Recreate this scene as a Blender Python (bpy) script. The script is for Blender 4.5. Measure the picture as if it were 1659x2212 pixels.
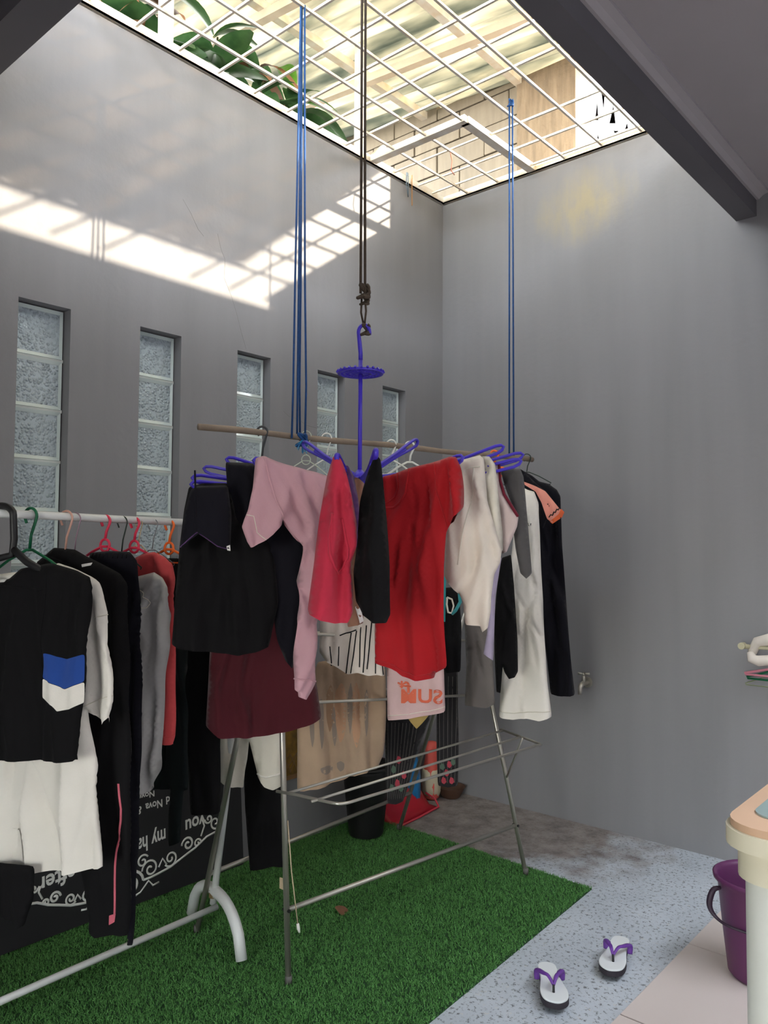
import bpy, bmesh, math, random
import numpy as np
from mathutils import Vector, Matrix, noise
from mathutils.geometry import delaunay_2d_cdt
for o in list(bpy.data.objects): bpy.data.objects.remove(o, do_unlink=True)
SC = bpy.context.scene
COL = SC.collection
rnd = random.Random(7)
PI = math.pi
# ------------------------------------------------------------------ camera
PW, PH = 1659.0, 2212.0
YAW, PIT, ROLL, FPX = 0.71685, 0.047048, 0.005978, 1695.4
CAM = Vector((2.975, -4.026, 1.5))
FW = Vector((-math.sin(YAW)*math.cos(PIT), math.cos(YAW)*math.cos(PIT), math.sin(PIT)))
_r = Vector((math.cos(YAW), math.sin(YAW), 0)); _u = _r.cross(FW)
RT = _r*math.cos(ROLL)+_u*math.sin(ROLL); UP = -_r*math.sin(ROLL)+_u*math.cos(ROLL)
cd = bpy.data.cameras.new('camera'); cam = bpy.data.objects.new('camera', cd); COL.objects.link(cam)
M4 = Matrix((RT, UP, -FW)).transposed().to_4x4(); M4.translation = CAM
cam.matrix_world = M4
cd.sensor_fit = 'VERTICAL'; cd.sensor_height = 24.0; cd.lens = 24.0*FPX/PH; cd.clip_start = .02; cd.clip_end = 200
SC.camera = cam
# ------------------------------------------------------------------ light
SC.view_settings.view_transform = 'Standard'; SC.view_settings.look = 'None'
SC.view_settings.gamma = 1; SC.view_settings.use_curve_mapping = False
SC.view_settings.exposure = 0.6
SUN = Vector((1, .797, .565)).normalized()
w = bpy.data.worlds.new('sky'); SC.world = w; w.use_nodes = True
nt = w.node_tree; bg = nt.nodes['Background']
sky = nt.nodes.new('ShaderNodeTexSky'); sky.sky_type = 'NISHITA'; sky.sun_disc = False
sky.sun_elevation = math.asin(SUN.z); sky.sun_rotation = math.atan2(SUN.x, SUN.y)
sky.air_density = 1.3; sky.dust_density = 0.6; sky.ozone_density = 1.0
hsv = nt.nodes.new('ShaderNodeHueSaturation'); hsv.inputs['Saturation'].default_value = .26
nt.links.new(sky.outputs[0], hsv.inputs['Color']); nt.links.new(hsv.outputs[0], bg.inputs[0])
bg.inputs[1].default_value = 2.75
sl = bpy.data.lights.new('sun', 'SUN'); sl.energy = 11.0; sl.angle = .014; sl.color = (1, .87, .66)
so = bpy.data.objects.new('sun_offscreen', sl); COL.objects.link(so)
so.rotation_euler = (-SUN).to_track_quat('-Z', 'Y').to_euler(); so.location = SUN*15

# ------------------------------------------------------------------ pixel helpers (pixel -> direction; distance from what it touches)
def ray(x, y): return FW+RT*((x-PW/2)/FPX)-UP*((y-PH/2)/FPX)
def onz(x, y, z): d = ray(x, y); return CAM+d*((z-CAM.z)/d.z)
def onx(x, y, v): d = ray(x, y); return CAM+d*((v-CAM.x)/d.x)
def ony(x, y, v): d = ray(x, y); return CAM+d*((v-CAM.y)/d.y)
def at(x, y, dep): return CAM+ray(x, y)*dep
def depth_of(p): return (Vector(p)-CAM).dot(FW)
# ------------------------------------------------------------------ materials
def lin(c):
    return tuple(((v/255)/12.92 if v/255 <= .04045 else ((v/255+.055)/1.055)**2.4) for v in c)+(1,)
MATS = {}
def mat(name, rgb, rough=.6, metal=0, var=0, vscale=8, bump=0, bscale=60, rgb2=None, sheen=0, spec=None, stretch=None, coat=0):
    if name in MATS: return MATS[name]
    m = bpy.data.materials.new(name); m.use_nodes = True; MATS[name] = m
    n = m.node_tree.nodes; l = m.node_tree.links; p = n['Principled BSDF']
    c = lin(rgb)
    p.inputs['Base Color'].default_value = c; p.inputs['Roughness'].default_value = rough; p.inputs['Metallic'].default_value = metal
    if sheen: p.inputs['Sheen Weight'].default_value = sheen; p.inputs['Sheen Roughness'].default_value = .5
    if spec is not None: p.inputs['Specular IOR Level'].default_value = spec
    if coat: p.inputs['Coat Weight'].default_value = coat
    tc = n.new('ShaderNodeTexCoord'); mp = n.new('ShaderNodeMapping'); l.new(tc.outputs['Object'], mp.inputs[0])
    if stretch: mp.inputs['Scale'].default_value = stretch
    if var or rgb2:
        t = n.new('ShaderNodeTexNoise'); t.inputs['Scale'].default_value = vscale; t.inputs['Detail'].default_value = 6
        l.new(mp.outputs[0], t.inputs['Vector'])
        r = n.new('ShaderNodeValToRGB'); l.new(t.outputs['Fac'], r.inputs[0])
        r.color_ramp.elements[0].position = .32; r.color_ramp.elements[1].position = .68
        if rgb2: r.color_ramp.elements[0].color = c; r.color_ramp.elements[1].color = lin(rgb2)
        else:
            r.color_ramp.elements[0].color = tuple(v*(1-var) for v in c[:3])+(1,)
            r.color_ramp.elements[1].color = tuple(min(1, v*(1+var)) for v in c[:3])+(1,)
        l.new(r.outputs[0], p.inputs['Base Color'])
    if bump:
        t2 = n.new('ShaderNodeTexNoise'); t2.inputs['Scale'].default_value = bscale; t2.inputs['Detail'].default_value = 5
        l.new(tc.outputs['Object'], t2.inputs['Vector'])
        b = n.new('ShaderNodeBump'); b.inputs['Strength'].default_value = bump; b.inputs['Distance'].default_value = .01
        l.new(t2.outputs['Fac'], b.inputs['Height']); l.new(b.outputs[0], p.inputs['Normal'])
    return m
def fabric(name, rgb, rough=.85, sheen=.15, var=.08, rgb2=None):
    return mat('fabric_'+name, rgb, rough, var=var, vscale=5, bump=.06, bscale=240, sheen=sheen, rgb2=rgb2, spec=.2)

def wall_mat():
    m = bpy.data.materials.new('grey_wall_paint'); m.use_nodes = True
    n = m.node_tree.nodes; l = m.node_tree.links; p = n['Principled BSDF']; p.inputs['Roughness'].default_value = .75
    p.inputs['Specular IOR Level'].default_value = .25
    tc = n.new('ShaderNodeTexCoord')
    mp = n.new('ShaderNodeMapping'); mp.inputs['Scale'].default_value = (3, 3, .25); l.new(tc.outputs['Object'], mp.inputs[0])
    t = n.new('ShaderNodeTexNoise'); t.inputs['Scale'].default_value = 2.2; t.inputs['Detail'].default_value = 7; l.new(mp.outputs[0], t.inputs[0])
    r = n.new('ShaderNodeValToRGB'); l.new(t.outputs[0], r.inputs[0])
    r.color_ramp.elements[0].position = .3; r.color_ramp.elements[1].position = .75
    r.color_ramp.elements[0].color = lin((135, 134, 137)); r.color_ramp.elements[1].color = lin((143, 142, 145))
    l.new(r.outputs[0], p.inputs['Base Color'])
    t2 = n.new('ShaderNodeTexNoise'); t2.inputs['Scale'].default_value = 26; t2.inputs['Detail'].default_value = 5; l.new(tc.outputs['Object'], t2.inputs[0])
    b = n.new('ShaderNodeBump'); b.inputs['Strength'].default_value = .12; b.inputs['Distance'].default_value = .01
    l.new(t2.outputs[0], b.inputs['Height']); l.new(b.outputs[0], p.inputs['Normal'])
    return m, r, p, tc
MWALL = wall_mat()[0]
def back_wall_mat():
    m, r, p, tc = wall_mat(); m.name = 'grey_wall_paint_stained'
    n = m.node_tree.nodes; l = m.node_tree.links
    sx = n.new('ShaderNodeSeparateXYZ'); l.new(tc.outputs['Object'], sx.inputs[0])
    def band(sock, c, wd):
        a = n.new('ShaderNodeMath'); a.operation = 'SUBTRACT'; l.new(sock, a.inputs[0]); a.inputs[1].default_value = c
        d = n.new('ShaderNodeMath'); d.operation = 'DIVIDE'; l.new(a.outputs[0], d.inputs[0]); d.inputs[1].default_value = wd
        e = n.new('ShaderNodeMath'); e.operation = 'ABSOLUTE'; l.new(d.outputs[0], e.inputs[0])
        f = n.new('ShaderNodeMath'); f.operation = 'SUBTRACT'; f.use_clamp = True; f.inputs[0].default_value = 1; l.new(e.outputs[0], f.inputs[1])
        return f.outputs[0]
    mul = n.new('ShaderNodeMath'); mul.operation = 'MULTIPLY'; l.new(band(sx.outputs['X'], .95, .5), mul.inputs[0]); l.new(band(sx.outputs['Z'], 3.45, .34), mul.inputs[1])
    mp = n.new('ShaderNodeMapping'); mp.inputs['Scale'].default_value = (9, 9, 3.5); l.new(tc.outputs['Object'], mp.inputs[0])
    t = n.new('ShaderNodeTexNoise'); t.inputs['Scale'].default_value = 1.2; t.inputs['Detail'].default_value = 8; t.inputs['Roughness'].default_value = .7; l.new(mp.outputs[0], t.inputs[0])
    ml = n.new('ShaderNodeMath'); ml.operation = 'MULTIPLY'; l.new(t.outputs[0], ml.inputs[0]); l.new(mul.outputs[0], ml.inputs[1])
    rr = n.new('ShaderNodeValToRGB'); rr.color_ramp.elements[0].position = .14; rr.color_ramp.elements[1].position = .44
    rr.color_ramp.elements[1].color = (.42, .42, .42, 1); l.new(ml.outputs[0], rr.inputs[0])
    mx = n.new('ShaderNodeMixRGB'); l.new(rr.outputs[0], mx.inputs[0]); l.new(r.outputs[0], mx.inputs[1]); mx.inputs[2].default_value = lin((186, 166, 108))
    l.new(mx.outputs[0], p.inputs['Base Color'])
    return m
MBACK = back_wall_mat()
MDARK = mat('dark_grey_beam_paint', (92, 90, 94), .7, var=.04, vscale=3)
MCEIL = mat('grey_ceiling_paint', (162, 157, 159), .8, var=.03, vscale=2)
MWHITE = mat('white_steel_paint', (236, 232, 222), .4, var=.06, vscale=14, rgb2=(222, 205, 180))
MCHROME = mat('stainless_steel', (186, 182, 172), .34, .75)
MRACK = mat('white_enamel_tube', (224, 226, 224), .35, var=.03)
MBLACKP = mat('black_plastic', (22, 22, 23), .45)
MPURP = mat('violet_plastic', (66, 48, 190), .35, spec=.5)
def concrete_mat():
    m = bpy.data.materials.new('speckled_concrete'); m.use_nodes = True
    n = m.node_tree.nodes; l = m.node_tree.links; p = n['Principled BSDF']; p.inputs['Roughness'].default_value = .8
    tc = n.new('ShaderNodeTexCoord')
    def nz(s, d=6, r=.6):
        t = n.new('ShaderNodeTexNoise'); t.inputs['Scale'].default_value = s; t.inputs['Detail'].default_value = d; t.inputs['Roughness'].default_value = r
        l.new(tc.outputs['Object'], t.inputs[0]); return t.outputs[0]
    def ramp(s, a, b, ca, cb):
        r = n.new('ShaderNodeValToRGB'); l.new(s, r.inputs[0]); r.color_ramp.elements[0].position = a; r.color_ramp.elements[1].position = b
        r.color_ramp.elements[0].color = ca; r.color_ramp.elements[1].color = cb; return r.outputs[0]
    def mix(f, a, b):
        x = n.new('ShaderNodeMixRGB'); l.new(f, x.inputs[0]); l.new(a, x.inputs[1])
        if isinstance(b, tuple): x.inputs[2].default_value = b
        else: l.new(b, x.inputs[2])
        return x.outputs[0]
    K, Wt = (0, 0, 0, 1), (1, 1, 1, 1)
    base = ramp(nz(3), .35, .65, lin((180, 188, 196)), lin((194, 201, 208)))
    sp = ramp(nz(62, 4, .75), .545, .62, K, (.85, .85, .85, 1))
    c1 = mix(sp, base, lin((84, 84, 86)))
    sp3 = ramp(nz(38, 4, .8), .6, .68, K, (.7, .7, .7, 1)); c1 = mix(sp3, c1, lin((205, 200, 190)))
    # brown damp stain near the far corner: distance to a point, broken by noise
    d = n.new('ShaderNodeVectorMath'); d.operation = 'DISTANCE'; l.new(tc.outputs['Object'], d.inputs[0]); d.inputs[1].default_value = (.45, -.1, 0)
    s = n.new('ShaderNodeMath'); s.operation = 'MULTIPLY_ADD'; l.new(nz(4, 7, .65), s.inputs[0]); s.inputs[1].default_value = -1.35; l.new(d.outputs['Value'], s.inputs[2])
    st = ramp(s.outputs[0], -.15, .35, (.85, .85, .85, 1), K)
    dirt = ramp(nz(9, 7, .7), .35, .65, lin((92, 78, 70)), lin((150, 138, 130)))
    c2 = mix(st, c1, dirt)
    l.new(c2, p.inputs['Base Color'])
    b = n.new('ShaderNodeBump'); b.inputs['Strength'].default_value = .35; b.inputs['Distance'].default_value = .01; l.new(nz(70, 6), b.inputs['Height']); l.new(b.outputs[0], p.inputs['Normal'])
    return m
MCONC = concrete_mat()
# ------------------------------------------------------------------ mesh helpers
ORG = {}
class MB:
    def __init__(s): s.v = []; s.f = []
    def add(s, vs, fs):
        b = len(s.v); s.v += [tuple(x) for x in vs]; s.f += [tuple(i+b for i in f) for f in fs]; return s
    def box(s, a, b):
        x0, y0, z0 = a; x1, y1, z1 = b
        return s.add([(x0,y0,z0),(x1,y0,z0),(x1,y1,z0),(x0,y1,z0),(x0,y0,z1),(x1,y0,z1),(x1,y1,z1),(x0,y1,z1)],
                     [(3,2,1,0),(4,5,6,7),(0,1,5,4),(1,2,6,5),(2,3,7,6),(3,0,4,7)])
    def obox(s, c, ex, ey, ez):  # half-extent vectors
        c, ex, ey, ez = map(Vector, (c, ex, ey, ez))
        vs = [c+ex*i+ey*j+ez*k for k in (-1, 1) for i, j in ((-1,-1),(1,-1),(1,1),(-1,1))]
        return s.add(vs, [(3,2,1,0),(4,5,6,7),(0,1,5,4),(1,2,6,5),(2,3,7,6),(3,0,4,7)])
    def bar(s, a, b, w, h, up=(0, 0, 1)):
        a, b = Vector(a), Vector(b); d = (b-a); L = d.length; d.normalize(); sd = d.cross(Vector(up))
        if sd.length < 1e-4: sd = d.cross(Vector((1, 0, 0)))
        sd.normalize(); u = sd.cross(d)
        return s.obox((a+b)/2, d*(L/2), sd*(w/2), u*(h/2))
    def tube(s, pts, r, seg=8, closed=False, flat=None):
        pts = [Vector(p) for p in pts]; n = len(pts); rs = r if isinstance(r, (list, tuple)) else [r]*n
        t0 = (pts[1]-pts[0]).normalized(); ref = Vector((0, 0, 1)) if abs(t0.z) < .9 else Vector((1, 0, 0))
        nrm = t0.cross(ref).normalized(); vs = []
        for i, p in enumerate(pts):
            if closed: t = pts[(i+1) % n]-pts[i-1]
            else: t = (pts[min(i+1, n-1)]-pts[max(i-1, 0)])
            t.normalize(); nrm = (nrm-t*nrm.dot(t))
            if nrm.length < 1e-6: nrm = t.orthogonal()
            nrm.normalize(); bn = t.cross(nrm)
            for k in range(seg):
                a = 2*PI*k/seg; off = nrm*math.cos(a)*rs[i]+bn*math.sin(a)*rs[i]
                if flat: fv, fs = flat; off = off-Vector(fv)*(off.dot(Vector(fv))*(1-fs))
                vs.append(p+off)
        fs = []
        for i in range(n if closed else n-1):
            j = (i+1) % n
            for k in range(seg): fs.append((i*seg+k, i*seg+(k+1) % seg, j*seg+(k+1) % seg, j*seg+k))
        if not closed: fs += [tuple(range(seg))[::-1], tuple((n-1)*seg+k for k in range(seg))]
        return s.add(vs, fs)
    def lathe(s, prof, c, seg=32, sx=1, sy=1):
        c = Vector(c); vs = []; n = len(prof)
        for r, z in prof:
            for k in range(seg):
                a = 2*PI*k/seg; vs.append((c.x+r*sx*math.cos(a), c.y+r*sy*math.sin(a), c.z+z))
        fs = [(i*seg+k, i*seg+(k+1) % seg, (i+1)*seg+(k+1) % seg, (i+1)*seg+k) for i in range(n-1) for k in range(seg)]
        fs += [tuple(range(seg))[::-1], tuple((n-1)*seg+k for k in range(seg))]
        return s.add(vs, fs)
    def build(s, name, m, parent=None, origin=None, smooth=False, bevel=0):
        og = ORG[parent.name] if parent else Vector(origin if origin is not None else (0, 0, 0))
        me = bpy.data.meshes.new(name); me.from_pydata([tuple(Vector(v)-og) for v in s.v], [], s.f); me.update()
        if m: me.materials.append(m)
        if smooth: me.polygons.foreach_set('use_smooth', [True]*len(me.polygons))
        o = bpy.data.objects.new(name, me); COL.objects.link(o); ORG[o.name] = og
        if parent: o.parent = parent
        else: o.location = og
        if smooth == 'auto':
            md = o.modifiers.new('e', 'EDGE_SPLIT'); md.split_angle = math.radians(40)
        if bevel:
            md = o.modifiers.new('b', 'BEVEL'); md.width = bevel; md.segments = 2; md.limit_method = 'ANGLE'
        return o
def tag(o, label=None, cat=None, group=None, kind=None):
    if label: o['label'] = label
    if cat: o['category'] = cat
    if group: o['group'] = group
    if kind: o['kind'] = kind
    return o
def thing(name, label, cat, loc, group=None):
    o = bpy.data.objects.new(name, None); COL.objects.link(o); o.location = loc; o.empty_display_size = .1
    ORG[o.name] = Vector(loc); return tag(o, label, cat, group)
def struct(name, mb, m, label=None, cat=None, **k):
    return tag(mb.build(name, m, **k), label, cat, kind='structure')

# ================================================================== SETTING
LX = -.04; ZT = 3.735
# left wall with openings for five glass block columns
wins = [(-2.71, -2.50), (-2.185, -1.975), (-1.655, -1.445), (-1.115, -.905), (-.585, -.375)]
WZ0, WZ1 = 1.225, 2.46
m = MB(); m.box((LX-.16, -7.5, 0), (LX, .16, WZ0)); m.box((LX-.16, -7.5, WZ1), (LX, .16, ZT))
ys = [-7.5]+[v for w_ in wins for v in w_]+[.16]
for i in range(0, len(ys), 2): m.box((LX-.16, ys[i], WZ0), (LX, ys[i+1], WZ1))
struct('wall_left', m, MWALL, 'grey painted courtyard wall with five glass block slots', 'wall')
m = MB(); m.box((LX, 0, 0), (1.774, .14, ZT)); m.box((1.774, 0, 0), (12.0, .14, ZT))
struct('wall_back', m, MBACK, 'grey courtyard wall with yellow stains and the water tap', 'wall')
m = MB(); m.box((-.2, -7.62, 0), (1.6, -7.5, ZT)); m.box((1.6, -7.62, 0), (2.2, -7.5, ZT)); m.box((2.2, -7.62, 2.3), (3.4, -7.5, ZT)); m.box((3.4, -7.62, 0), (5.34, -7.5, ZT))  # door-sized opening added out of view to let in fill light
struct('wall_front', m, MWALL, 'grey porch wall with an opening added for light, opposite the water tap', 'wall')
m = MB(); m.box((5.2, -7.5, 0), (5.34, -1.4, ZT)); m.box((5.2, -1.4, 3.1), (5.34, 0, ZT))  # unseen wall; its opening is placed to let in side light
struct('wall_right', m, MWALL, 'plain grey porch wall facing the courtyard', 'wall')
m = MB(); m.box((-.3, -7.5, -.12), (12.0, .14, 0)); struct('floor', m, MCONC, 'bluish grey speckled concrete floor with brown stains by the corner', 'floor')
m = MB(); m.box((1.87, -4.6, 3.25), (3.45, 0, ZT)); m.box((1.87, -7.5, 3.25), (5.2, -4.6, ZT)); m.box((LX, -7.5, 3.25), (1.87, -3.03, ZT))
struct('ceiling', m, MCEIL, 'flat grey ceiling of the covered porch', 'ceiling')
m = MB(); m.box((1.774, -3.03, 3.135), (1.87, 0, ZT)); struct('trim_1', m, MDARK, 'dark grey concrete beam along the porch ceiling edge', 'beam')
m = MB(); m.box((LX, -3.03, 3.135), (1.774, -2.91, ZT)); struct('trim_2', m, MDARK, 'dark grey beam crossing over to the glass block wall', 'beam')
m = MB()
prof = [(0, 0), (.055, 0), (.055, -.012), (.03, -.02), (.012, -.035), (0, -.035)]
vs = [(1.87+a, yy, 3.25+b) for yy in (-7.5, -.001) for a, b in prof]; k6 = len(prof)
m.add(vs, [(i, (i+1) % k6, k6+(i+1) % k6, k6+i) for i in range(k6)]+[tuple(range(k6)), tuple(range(k6, 2*k6))[::-1]])
struct('trim_3', m, MCEIL, 'slim plaster cornice where ceiling meets the beam', 'cornice')
# porch floor tiles
MTILE = mat('beige_floor_tile', (214, 202, 196), .35, var=.03, vscale=2)
MGROUT = mat('dark_grout', (120, 110, 104), .9)
m = MB(); m.box((1.86, -7.5, 0), (5.2, 0, .016)); tf = struct('floor_tiles_bed', m, MGROUT, 'raised beige tiled porch floor beside the concrete', 'floor')
tf.name = 'floor_porch'; ORG[tf.name] = Vector((0, 0, 0))
tw = .6; tme = None
for i in range(5):
    for j in range(8):
        x0 = 1.855+i*tw; y1 = -.985+tw-j*tw
        if x0 > 4.3: continue
        y0 = y1-tw
        if y1 > 0: y1 = -.002
        mb = MB().box((x0+.0025, max(y0, -7.4)+.0025, .0), (x0+tw-.0025, y1-.0025, .024))
        mb.build('floor_tile', MTILE, tf, bevel=.002)
# glass block windows
MMORT = mat('white_mortar', (226, 230, 224), .6)
def pebble_glass():
    m = bpy.data.materials.new('pebbled_glass_block'); m.use_nodes = True
    n = m.node_tree.nodes; l = m.node_tree.links; p = n['Principled BSDF']
    p.inputs['Base Color'].default_value = lin((180, 194, 199)); p.inputs['Roughness'].default_value = .12
    p.inputs['Specular IOR Level'].default_value = .8
    tc = n.new('ShaderNodeTexCoord')
    v = n.new('ShaderNodeTexVoronoi'); v.inputs['Scale'].default_value = 85; l.new(tc.outputs['Object'], v.inputs['Vector'])
    r = n.new('ShaderNodeValToRGB'); l.new(v.outputs['Distance'], r.inputs[0]); r.color_ramp.elements[0].color = (1, 1, 1, 1); r.color_ramp.elements[1].color = (0, 0, 0, 1)
    r.color_ramp.elements[0].position = .15; r.color_ramp.elements[1].position = .6
    t = n.new('ShaderNodeTexNoise'); t.inputs['Scale'].default_value = 22; l.new(tc.outputs['Object'], t.inputs[0])
    mu = n.new('ShaderNodeMath'); mu.operation = 'MULTIPLY'; l.new(r.outputs[0], mu.inputs[0]); l.new(t.outputs[0], mu.inputs[1])
    b = n.new('ShaderNodeBump'); b.inputs['Strength'].default_value = 1; b.inputs['Distance'].default_value = .009
    l.new(mu.outputs[0], b.inputs['Height']); l.new(b.outputs[0], p.inputs['Normal'])
    return m
MPEB = pebble_glass()
MRIM = mat('pale_green_glass_rim', (206, 220, 216), .15, spec=.7)
bs = .196; pitch = (WZ1-WZ0)/6
for wi, (ya, yb) in enumerate(wins):
    yc = (ya+yb)/2; m = MB(); m.box((LX-.13, ya, WZ0), (LX-.075, yb, WZ1))
    for k in range(1, 6): z = WZ0+k*pitch; m.box((LX-.08, ya, z-.006), (LX-.056, yb, z+.006))
    wn = struct('window_%d' % (wi+1), m, MMORT, ['glass block column farthest from the room corner', 'glass block column, second farthest from the corner', 'middle glass block column of five, behind the blue rope', 'glass block column behind the violet hanger, second from corner', 'glass block column nearest the room corner'][wi], 'window')
    for k in range(6):
        z0 = WZ0+k*pitch+.005; z1 = z0+pitch-.01; y0 = ya+.004; y1 = yb-.004; xf = LX-.05
        rim = .014; mb = MB()
        o4 = [(y0, z0), (y1, z0), (y1, z1), (y0, z1)]; i4 = [(y0+rim, z0+rim), (y1-rim, z0+rim), (y1-rim, z1-rim), (y0+rim, z1-rim)]
        vs = [(xf-.03, a, b) for a, b in o4]+[(xf, a+(yc-a)*.03, b) for a, b in o4]+[(xf-.006, a, b) for a, b in i4]
        mb.add(vs, [(i, (i+1) % 4, 4+(i+1) % 4, 4+i) for i in range(4)]+[(4+i, 4+(i+1) % 4, 8+(i+1) % 4, 8+i) for i in range(4)])
        gb = mb.build('glass_block', MRIM, wn)
        MB().box((xf-.02, y0+rim-.001, z0+rim-.001), (xf-.007, y1-rim+.001, z1-rim+.001)).build('pebbled_pane', MPEB, gb)
# ------------------------------------------------------------------ artificial turf
TZ = .012
turf_poly = [(1.345, -.742), (1.41, -2.0), (1.47, -3.9), (LX+.005, -3.9), (LX+.005, -.70), (.2, -.70)]
def turf_inside(x, y):
    return np.where(y > -2.0, 1.345+(-.742-y)/1.258*.065, 1.41+(-2.0-y)/1.4*.06)
m = MB(); n = len(turf_poly); m.add([(x, y, 0) for x, y in turf_poly]+[(x, y, TZ-.006) for x, y in turf_poly], [tuple(range(n)), tuple(range(n, 2*n))[::-1]]+[(i, (i+1) % n, n+(i+1) % n, n+i) for i in range(n)])
MTURFB = mat('turf_backing', (30, 66, 32), .95)
turf = tag(m.build('artificial_turf', MTURFB), 'green artificial grass mat laid on the concrete under the racks', 'turf mat')
bpy.context.view_layer.update()
def blades():
    g = np.random.default_rng(3); N = 190000
    x = g.uniform(LX+.01, 1.48, N); y = g.uniform(-3.3, -.705, N)
    keep = (x < turf_inside(x, y)+g.normal(0, .004, N)) & ~((x > .2) & (y > -.70-(x-.2)*.037)); x = x[keep]; y = y[keep]; N = len(x)
    a = g.uniform(0, 2*PI, N); h = g.uniform(.007, .015, N); w2 = g.uniform(.0016, .0028, N); lx = g.normal(0, .006, N); ly = g.normal(0, .006, N)
    P = np.zeros((N, 3, 3)); P[:, 0] = np.stack([x-np.cos(a)*w2, y-np.sin(a)*w2, np.full(N, TZ-.007)], 1)
    P[:, 1] = np.stack([x+np.cos(a)*w2, y+np.sin(a)*w2, np.full(N, TZ-.007)], 1); P[:, 2] = np.stack([x+lx, y+ly, TZ-.007+h], 1)
    me = bpy.data.meshes.new('turf_pile'); me.vertices.add(3*N); me.vertices.foreach_set('co', P.reshape(-1))
    me.loops.add(3*N); me.loops.foreach_set('vertex_index', np.arange(3*N, dtype=np.int32))
    me.polygons.add(N); me.polygons.foreach_set('loop_start', np.arange(0, 3*N, 3, dtype=np.int32)); me.update(calc_edges=True); me.validate()
    me.materials.append(mat('turf_blade', (46, 104, 46), .7, rgb2=(122, 178, 102), vscale=260, spec=.2))
    o = bpy.data.objects.new('turf_pile', me); COL.objects.link(o); o.parent = turf; o['kind'] = 'stuff'; o['label'] = 'short green plastic grass pile'
blades()

# ------------------------------------------------------------------ steel grille over the courtyard
gr = thing('security_grille', 'white painted steel bar grille over the open courtyard', 'grille', (.8, -1.4, ZT))
m = MB()
for a, b in (((LX-.10, -2.95, ZT+.010), (LX+.012, .02, ZT+.016)), ((LX+.004, -2.95, ZT+.010), (LX+.012, .02, ZT+.055)), ((LX-.09, -2.95, ZT-.002), (LX-.03, .02, ZT+.011))): m.box(a, b)
m.build('frame_angle', MWHITE, gr)
m = MB(); m.box((LX, -.012, ZT+.010), (1.78, .1, ZT+.016)); m.box((LX, -.012, ZT+.010), (1.78, -.004, ZT+.05)); m.box((LX, .03, ZT-.002), (1.78, .09, ZT+.011)); m.build('frame_angle', MWHITE, gr)
zb = ZT+.03
yb_ = [-.9247+.2198*k for k in range(-8, 5) if k != 1]
for y in yb_:
    x0 = LX if y < -.7 else .63
    MB().bar((x0, y, zb+.006), (1.775, y, zb+.006), .011, .011).build('cross_bar', MWHITE, gr)
for k in range(8):
    x = .158+.2285*k
    if abs(x-.615) < .02: x = .627
    if x > 1.74: continue
    MB().bar((x, -2.92, zb-.005), (x, -.72 if x < .6 else 0, zb-.005), .012, .012).build('long_bar', MWHITE, gr)
ht = MB().bar((LX+.02, -.705, zb), (.645, -.705, zb), .05, .035); ht.bar((.627, -.70, zb), (.627, -.012, zb), .05, .035)
ht = ht.build('hatch_frame', MWHITE, gr)
for x in (.158, .387): MB().bar((x, -.69, zb-.004), (x, 0, zb-.004), .011, .011).build('hatch_bar', MWHITE, ht)
for y in (-.50, -.27, -.13): MB().bar((LX, y, zb+.006), (.61, y, zb+.006), .009, .009).build('hatch_bar', MWHITE, ht)
# ------------------------------------------------------------------ roof: translucent corrugated sheet and timber/steel frame
def rz(x): return 4.50-.097*x
def roof_mat():
    m = bpy.data.materials.new('translucent_corrugated_plastic'); m.use_nodes = True
    n = m.node_tree.nodes; l = m.node_tree.links; n.remove(n['Principled BSDF']); out = n['Material Output']
    tc = n.new('ShaderNodeTexCoord'); mp = n.new('ShaderNodeMapping'); mp.inputs['Scale'].default_value = (.9, 5, 1); l.new(tc.outputs['Object'], mp.inputs[0])
    t = n.new('ShaderNodeTexNoise'); t.inputs['Scale'].default_value = 1.6; t.inputs['Detail'].default_value = 7; l.new(mp.outputs[0], t.inputs[0])
    def ramp(ca, cb, a=.27, b=.68):
        r = n.new('ShaderNodeValToRGB'); l.new(t.outputs[0], r.inputs[0]); r.color_ramp.elements[0].position = a; r.color_ramp.elements[1].position = b
        r.color_ramp.elements[0].color = lin(ca); r.color_ramp.elements[1].color = lin(cb); return r.outputs[0]
    tl = n.new('ShaderNodeBsdfTranslucent'); l.new(ramp((62, 70, 64), (158, 154, 140)), tl.inputs[0])
    df = n.new('ShaderNodeBsdfDiffuse'); l.new(ramp((98, 108, 100), (150, 150, 140)), df.inputs[0])
    tr = n.new('ShaderNodeBsdfTransparent'); l.new(ramp((160, 158, 142), (222, 208, 182)), tr.inputs[0])
    a = n.new('ShaderNodeMixShader'); a.inputs[0].default_value = .55; l.new(df.outputs[0], a.inputs[1]); l.new(tl.outputs[0], a.inputs[2])
    b = n.new('ShaderNodeMixShader'); l.new(ramp((104, 104, 104), (186, 186, 186)), b.inputs[0]); l.new(a.outputs[0], b.inputs[1]); l.new(tr.outputs[0], b.inputs[2])
    l.new(b.outputs[0], out.inputs[0]); return m
MROOF = roof_mat()
RX0, RX1, RY0, RY1 = -1.7, 2.50, -2.08, .39
nw = 200; vs = []; fs = []
for i in range(nw+1):
    y = RY0+(RY1-RY0)*i/nw; dz = .016*math.cos(2*PI*y/.125)
    for x in (RX0, RX1): vs.append((x, y, rz(x)+.05+dz))
for i in range(nw): fs.append((2*i, 2*i+1, 2*i+3, 2*i+2))
rs = tag(MB().add(vs, fs).build('corrugated_roof_sheet', MROOF, smooth=True), 'weathered translucent corrugated plastic roof sheet above the grille', 'roof sheet')
md = rs.modifiers.new('s', 'SOLIDIFY'); md.thickness = .0015
vs = []  # unseen second sheet, added to cut overhead sky light on the left wall
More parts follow.
